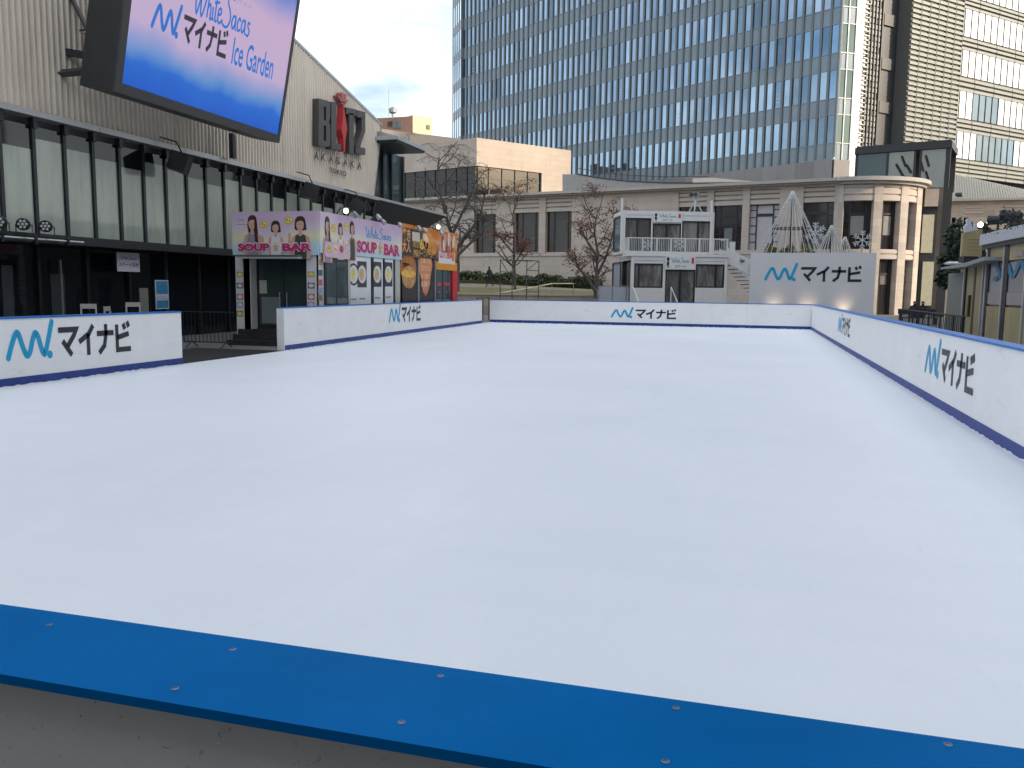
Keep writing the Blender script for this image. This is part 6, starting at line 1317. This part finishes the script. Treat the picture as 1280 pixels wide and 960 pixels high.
# porch with lean-to roof
por = thing('kiosk_porch', 'lean-to porch with wooden doors, pale end panel and thin roof beside the kiosk', 'porch', (KX + 1, 27, GZ))
pA0 = kA(1183); m = MB(FK); m.box(pA0, kA(1203), -2.5, -.05, GZ, kz(1194, 341)); m.build('end_panel', mat('panel_greenish', (.19, .195, .17), .6, var=.08), por)
m = MB(FK); r_ = [FK.on(x, y, .35) for x, y in ((1176, 334.5), (1206, 328.5), (1230, 321), (1230, 325.5), (1206, 333.5), (1176, 336.5))]; m.prism(r_, -2.4, .35); m.build('porch_roof', mat('porch_roof_m', (.30, .31, .32), .4, .3, var=.08), por)
zd = kz(1215, 334)
for x0, x1 in ((1207, 1215.5), (1218, 1226)): m = MB(FK); m.box(kA(x0), kA(x1), -.1, -.04, GZ, zd); d_ = m.build('door', wood, por)
m = MB(FK); m.box(kA(1212), kA(1213.6), -.04, .02, kz(1213, 396), kz(1213, 369)); m.build('handle', mat('handle_brown', (.05, .035, .02), .5), d_)
m = MB(FK); m.box(kA(1215.6), kA(1217.9), -.1, -.03, GZ, zd); m.build('door_stile', mat('stile_brown', (.07, .05, .028), .6), por)
for x0, x1 in ((1203.8, 1204.9), (1226.8, 1227.8)): m = MB(FK); m.box(kA(x0), kA(x1), -.06, .0, GZ, kz(x0, 331)); m.build('post', silver, por)
m = MB(FK); m.box(kA(1205.3), kA(1206.8), -.08, .0, GZ, zd); m.build('post', black, por)
m = MB(FK); m.box(kA(1204), kA(1228.3), -2.4, -.12, GZ, zd); m.build('porch_core', wood2, por)
lp = FK.on(1191, 327, .0); c = FK.w(lp[0], 0, lp[1] - .10); t = thing('porch_lamp', 'flat pale lamp lying on the porch roof', 'lamp', c); m = MB(); m.lathe(c, (0, 0, 1), [(.22, 0), (.26, .04), (.14, .1)], 12); m.build('lamp_shade', silver, t); m = MB(); m.tube([c - Vector((0, 0, .12)), c], .04, 6); m.build('stem', dark, t)
lp = FK.on(1211, 325, .0); c = FK.w(lp[0], 0, lp[1] - .08); t = thing('box_lamp', 'small black box lamp on the porch roof under the wooden box sign', 'lamp', c); f_ = Frame((c.x, c.y), (.95, .3)); m = MB(f_); m.box(-.22, .22, -.14, .14, c.z, c.z + .14); m.box(-.2, .2, -.12, .12, c.z + .14, c.z + .18); m.build('body', black, t); m = MB(f_); m.box(-.19, .19, .141, .155, c.z + .02, c.z + .12); m.build('lens', dark, t)
# wooden box sign with white bird figures, roof plants and flood lamps
bx = at(1217, 305, 27.5); FBx = Frame((bx.x, bx.y), (.97, .24)); q0, zt0 = FBx.on(1204, 291); q1, zt1 = FBx.on(1229.5, 286); _, zb_ = FBx.on(1214, 323); 
wb = thing('wooden_sign', 'square wooden board sign with faint writing above the kiosk porch', 'sign', (bx.x, bx.y, zb_))
m = MB(FBx); m.prism([(q0, zb_), (q1, zb_ + .03), (q1, zt1), (q0, zt0)], -.12, 0); m.build('board', wood, wb)
m = MB(FBx)
for j in range(4): m.text(('WINTER', 'GARDEN', 'CAFE', 'OPEN')[j] if False else '―――', q0 + .16, zt0 - .22 - .12 * j, .012, .0, .004, width=(q1 - q0) * .6)
m.build('faint_writing', mat('faint_ink', (.16, .13, .07), .7), wb)
m = MB(FBx); m.box(q0 + .06, q0 + .12, -.11, -.02, zb_ - .75, zb_); m.box(q1 - .12, q1 - .06, -.11, -.02, zb_ - .75, zb_ + .03); m.build('leg', wood2, wb)
def bird(px, py, s, lab):
    a, z = FBx.on(px, py, -.05); c = FBx.w(a, -.05, z); t = thing('bird_figure', lab, 'figurine', (c.x, c.y, c.z - s * .5), 'white figures on the wooden sign')
    gf = GF(c, (FBx.u.x, FBx.u.y, 0), (FBx.n.x, FBx.n.y, 0), (0, 0, 1)); m = MB(gf)
    m.prism([(-.25 * s, -.5 * s), (.25 * s, -.5 * s), (.34 * s, -.1 * s), (.2 * s, .2 * s), (.16 * s, .5 * s), (-.04 * s, .62 * s), (-.2 * s, .48 * s), (-.12 * s, .2 * s), (-.34 * s, -.05 * s)], -.04, .04)
    o = m.build('body', mat('figure_white', (.60, .62, .66), .5, var=.04), t); b_ = o.modifiers.new('bevel', 'BEVEL'); b_.width = .02; b_.segments = 2
bird(1210, 283, .42, 'taller white figure at the left end of the wooden sign'); bird(1218.5, 286, .26, 'small white figure at the middle of the wooden sign')
pl = thing('roof_plants', 'dark trailing plants along the kiosk roof edge', 'plants', FK.w(k0 + 2, -.2, kT + .3)); m = MB(); pts = []
for k in range(1500):
    a = R.uniform(k0 - .0, kE); top = .30 + .22 * sin(a * 2.1) + .15 * sin(a * 5.3); pts.append(FK.w(a, R.uniform(-.8, .13), kT + .22 + R.random() * max(.12, top)))
leaf_cloud(m, pts, .055, R); m.build('foliage', mat('trail_leaf', (.020, .026, .018), .7, var=.5, scale=4), pl); m = MB(); m.box(k0, kE, -.7, -.2, kT + .301, kT + .42); m.build('trough', dark, pl)
def flood(px, py, lab, lit, d=(-.8, -.5, -.1), s=.16):
    a, z = FK.on(px, py, -.3); c = FK.w(a, -.3, z); t = thing('flood_lamp', lab, 'flood lamp', c, 'flood lamps on the kiosk roof'); d = Vector(d).normalized()
    m = MB(); m.lathe(c - d * .25, d, [(s * .5, 0), (s * .8, .06), (s, .3), (s * 1.1, .5), (s, .5)], 12); m.build('lamp_head', black, t); m = MB(); m.lathe(c + d * .252, d, [(s * .98, 0), (s * .6, .01)], 12); m.build('bulb', lampwhite if lit else lens, t)
    m = MB(); m.tube([c, FK.w(a, -.3, kT + .3)], .03, 6); m.build('stem', black, t)
flood(1248, 275, 'left black barrel flood lamp above the kiosk plants', False, (-.9, .3, 0), .12); flood(1264, 270, 'right larger black barrel flood lamp above the kiosk plants', False, (-.9, .25, .05), .15)
flood(1230, 281, 'lit lamp beside the wooden sign', True, (-.55, -.83, -.05), .075)
# black fence running along behind the right board
fx = 5.5; FKf = Frame((fx, 0), (0, -1)); f0, f1 = FKf.on(1127, 386)[0], FKf.on(1206, 398)[0]; zf_ = FKf.on(1165, 391)[1]
bfn = thing('bar_fence', 'black metal bar fence beyond the right rink board', 'fence', (fx, -(f0 + f1) / 2, GZ))
m = MB(); m.tube([FKf.w(f0, 0, zf_), FKf.w(f1, 0, zf_)], .025, 6); m.tube([FKf.w(f0, 0, .1), FKf.w(f1, 0, .1)], .02, 6); m.build('rail', black, bfn)
n = 46
for k in range(n + 1): a = f0 + (f1 - f0) * k / n; m = MB(); m.tube([FKf.w(a, 0, .1 if k % 8 else GZ), FKf.w(a, 0, zf_)], .011 if k % 8 else .025, 5); m.build('bar' if k % 8 else 'post', black, bfn)

# ------------------------------------------------------------------ people
def person(label, root, yaw, pose, top, legs_m, hairm=None, bag=False):
    """one continuous skinned body; joints in metres, x forward, y left, z up"""
    t = thing('person', label, 'person', root); me = bpy.data.meshes.new('body'); V = []; E_ = []; Rd = []
    def add(p, r, par=None):
        V.append(Vector(p)); Rd.append(r)
        if par is not None: E_.append((par, len(V) - 1))
        return len(V) - 1
    J = pose; pel = add(J['pelvis'], .15); ch_ = add(J['chest'], .165, pel); nk = add(J['neck'], .065, ch_); hd_ = add(J['head'], .095, nk); tp_ = add(Vector(J['head']) + Vector((.0, 0, .12)), .075, hd_); add(Vector(J['head']) + Vector((.095, 0, -.01)), .022, hd_)
    for s in ('l', 'r'):
        sh_ = add(J['sh' + s], .075, ch_); el = add(J['el' + s], .052, sh_); wr = add(J['wr' + s], .034, el); hv = Vector(J['wr' + s]) - Vector(J['el' + s]); hv.normalize(); hp = add(Vector(J['wr' + s]) + hv * .07, .036, wr)
        sd = Vector((hv.z, 0, -hv.x)); sd = sd.normalized() if sd.length > .1 else Vector((1, 0, 0))
        for k in range(4): f_ = add(V[hp] + hv * .035 + sd * (.028 - .019 * k), .009, hp); add(V[f_] + hv * (.05 + .012 * (k in (1, 2))) + Vector((.012, 0, 0)), .0075, f_)
        th_ = add(V[wr] + hv * .04 + sd * .045, .010, wr); add(V[th_] + hv * .035 + sd * .01, .008, th_)
        hp2 = add(J['hip' + s], .10, pel); kn = add(J['kn' + s], .065, hp2); an = add(J['an' + s], .045, kn); add(Vector(J['an' + s]) + Vector((.17, 0, -.05)), .036, an)
    me.from_pydata([tuple(v) for v in V], E_, []); o = bpy.data.objects.new('body', me); COL.objects.link(o); o.parent = t; o.rotation_euler = (0, 0, yaw)
    sm = o.modifiers.new('skin', 'SKIN'); 
    for i, sv in enumerate(me.skin_vertices[0].data): sv.radius = (Rd[i], Rd[i]); sv.use_root = (i == 0)
    ss = o.modifiers.new('sub', 'SUBSURF'); ss.levels = 1; ss.render_levels = 2; me.materials.append(legs_m)
    def shell(name, chain, mt, grow):
        m2 = bpy.data.meshes.new(name); m2.from_pydata([tuple(c) for c, r in chain], [(i, i + 1) for i in range(len(chain) - 1)], []); c = bpy.data.objects.new(name, m2); COL.objects.link(c); c.parent = t; c.rotation_euler = (0, 0, yaw)
        k = c.modifiers.new('skin', 'SKIN')
        if not m2.skin_vertices: pass
        for i, sv in enumerate(m2.skin_vertices[0].data): sv.radius = (chain[i][1], chain[i][1]); sv.use_root = (i == 0)
        z_ = c.modifiers.new('sub', 'SUBSURF'); z_.levels = 1; z_.render_levels = 2; m2.materials.append(mt)
    P_, C_, N_ = Vector(J['pelvis']), Vector(J['chest']), Vector(J['neck'])
    hem = Vector(J['hem']) if 'hem' in J else P_ - Vector((0, 0, .25))
    shell('coat', [(hem, .20), (P_, .19), (C_, .205), (C_.lerp(N_, .75), .10)], top, 0)
    for s in ('l', 'r'): shell('sleeve', [(Vector(J['sh' + s]), .09), (Vector(J['el' + s]), .068), (Vector(J['wr' + s]), .05)], top, 0)
    Hh = Vector(J['head']); shell('hair', [(Hh + Vector((-.035, 0, -.05)), .085), (Hh + Vector((-.02, 0, .07)), .105), (Hh + Vector((.02, 0, .13)), .07)], hairm or hair, 0)
    shell('face', [(Hh + Vector((.045, 0, .05)), .075), (Hh + Vector((.05, 0, -.04)), .066)], mat('skin_tone', (.42, .26, .19), .6, var=.05), 0)
    return t
walk = dict(pelvis=(0, 0, .93), chest=(.03, 0, 1.28), neck=(.05, 0, 1.48), head=(.08, 0, 1.60), shl=(.03, .19, 1.40), shr=(.03, -.19, 1.40), ell=(.14, .23, 1.14), elr=(-.10, -.23, 1.14), wrl=(.26, .21, .94), wrr=(-.06, -.22, .88), hipl=(0, .09, .90), hipr=(0, -.09, .90), knl=(.20, .09, .50), knr=(-.05, -.09, .50), anl=(.22, .09, .09), anr=(-.30, -.09, .14), hem=(-.02, 0, .62))
sit = dict(pelvis=(0, 0, .50), chest=(.04, 0, .86), neck=(.07, 0, 1.06), head=(.12, 0, 1.17), shl=(.05, .19, .98), shr=(.05, -.19, .98), ell=(.14, .24, .72), elr=(.14, -.24, .72), wrl=(.34, .12, .62), wrr=(.34, -.12, .62), hipl=(.02, .10, .50), hipr=(.02, -.10, .50), knl=(.44, .11, .52), knr=(.44, -.11, .52), anl=(.44, .11, .08), anr=(.46, -.11, .08), hem=(.0, 0, .46))
coat = mat('coat_dark', (.022, .024, .030), .8, var=.2); trou = mat('trousers_navy', (.014, .017, .026), .8, var=.2); coat2 = mat('coat_brown', (.030, .025, .024), .8, var=.2)
pw = at(612, 357, 70.5); pw.z = lawn_z(pw.x, pw.y) + .015
person('person in a dark winter coat walking along the path above the lawn', pw, radians(165), walk, coat, trou)
s1, s2 = at(1142, 395, 47), at(1153, 395, 47)
bn = thing('bench', 'dark bench behind the bar fence carrying two seated people', 'bench', ((s1.x + s2.x) / 2, s1.y, GZ)); fb = Frame(((s1.x + s2.x) / 2, (s1.y + s2.y) / 2 + .0), (1, .1))
m = MB(fb); m.box(-1.0, 1.0, -.22, .25, .24, .29); m.build('seat', dark, bn); m = MB(fb); m.box(-1, 1, -.30, -.25, .45, .75); m.build('backrest', dark, bn)
for aa in (-.9, .9): m = MB(fb); m.box(aa - .04, aa + .04, -.29, .22, GZ, .24); m.box(aa - .04, aa + .04, -.30, -.25, .24, .45); m.build('leg', black, bn)
for p, lab, cc in ((s1, 'taller seated person in black on the bench, left', coat), (s2, 'seated person in dark brown on the bench, right', coat2)):
    person(lab, Vector((p.x, p.y - .0, GZ)), radians(-90) if cc is coat else radians(-110), sit, cc, trou)
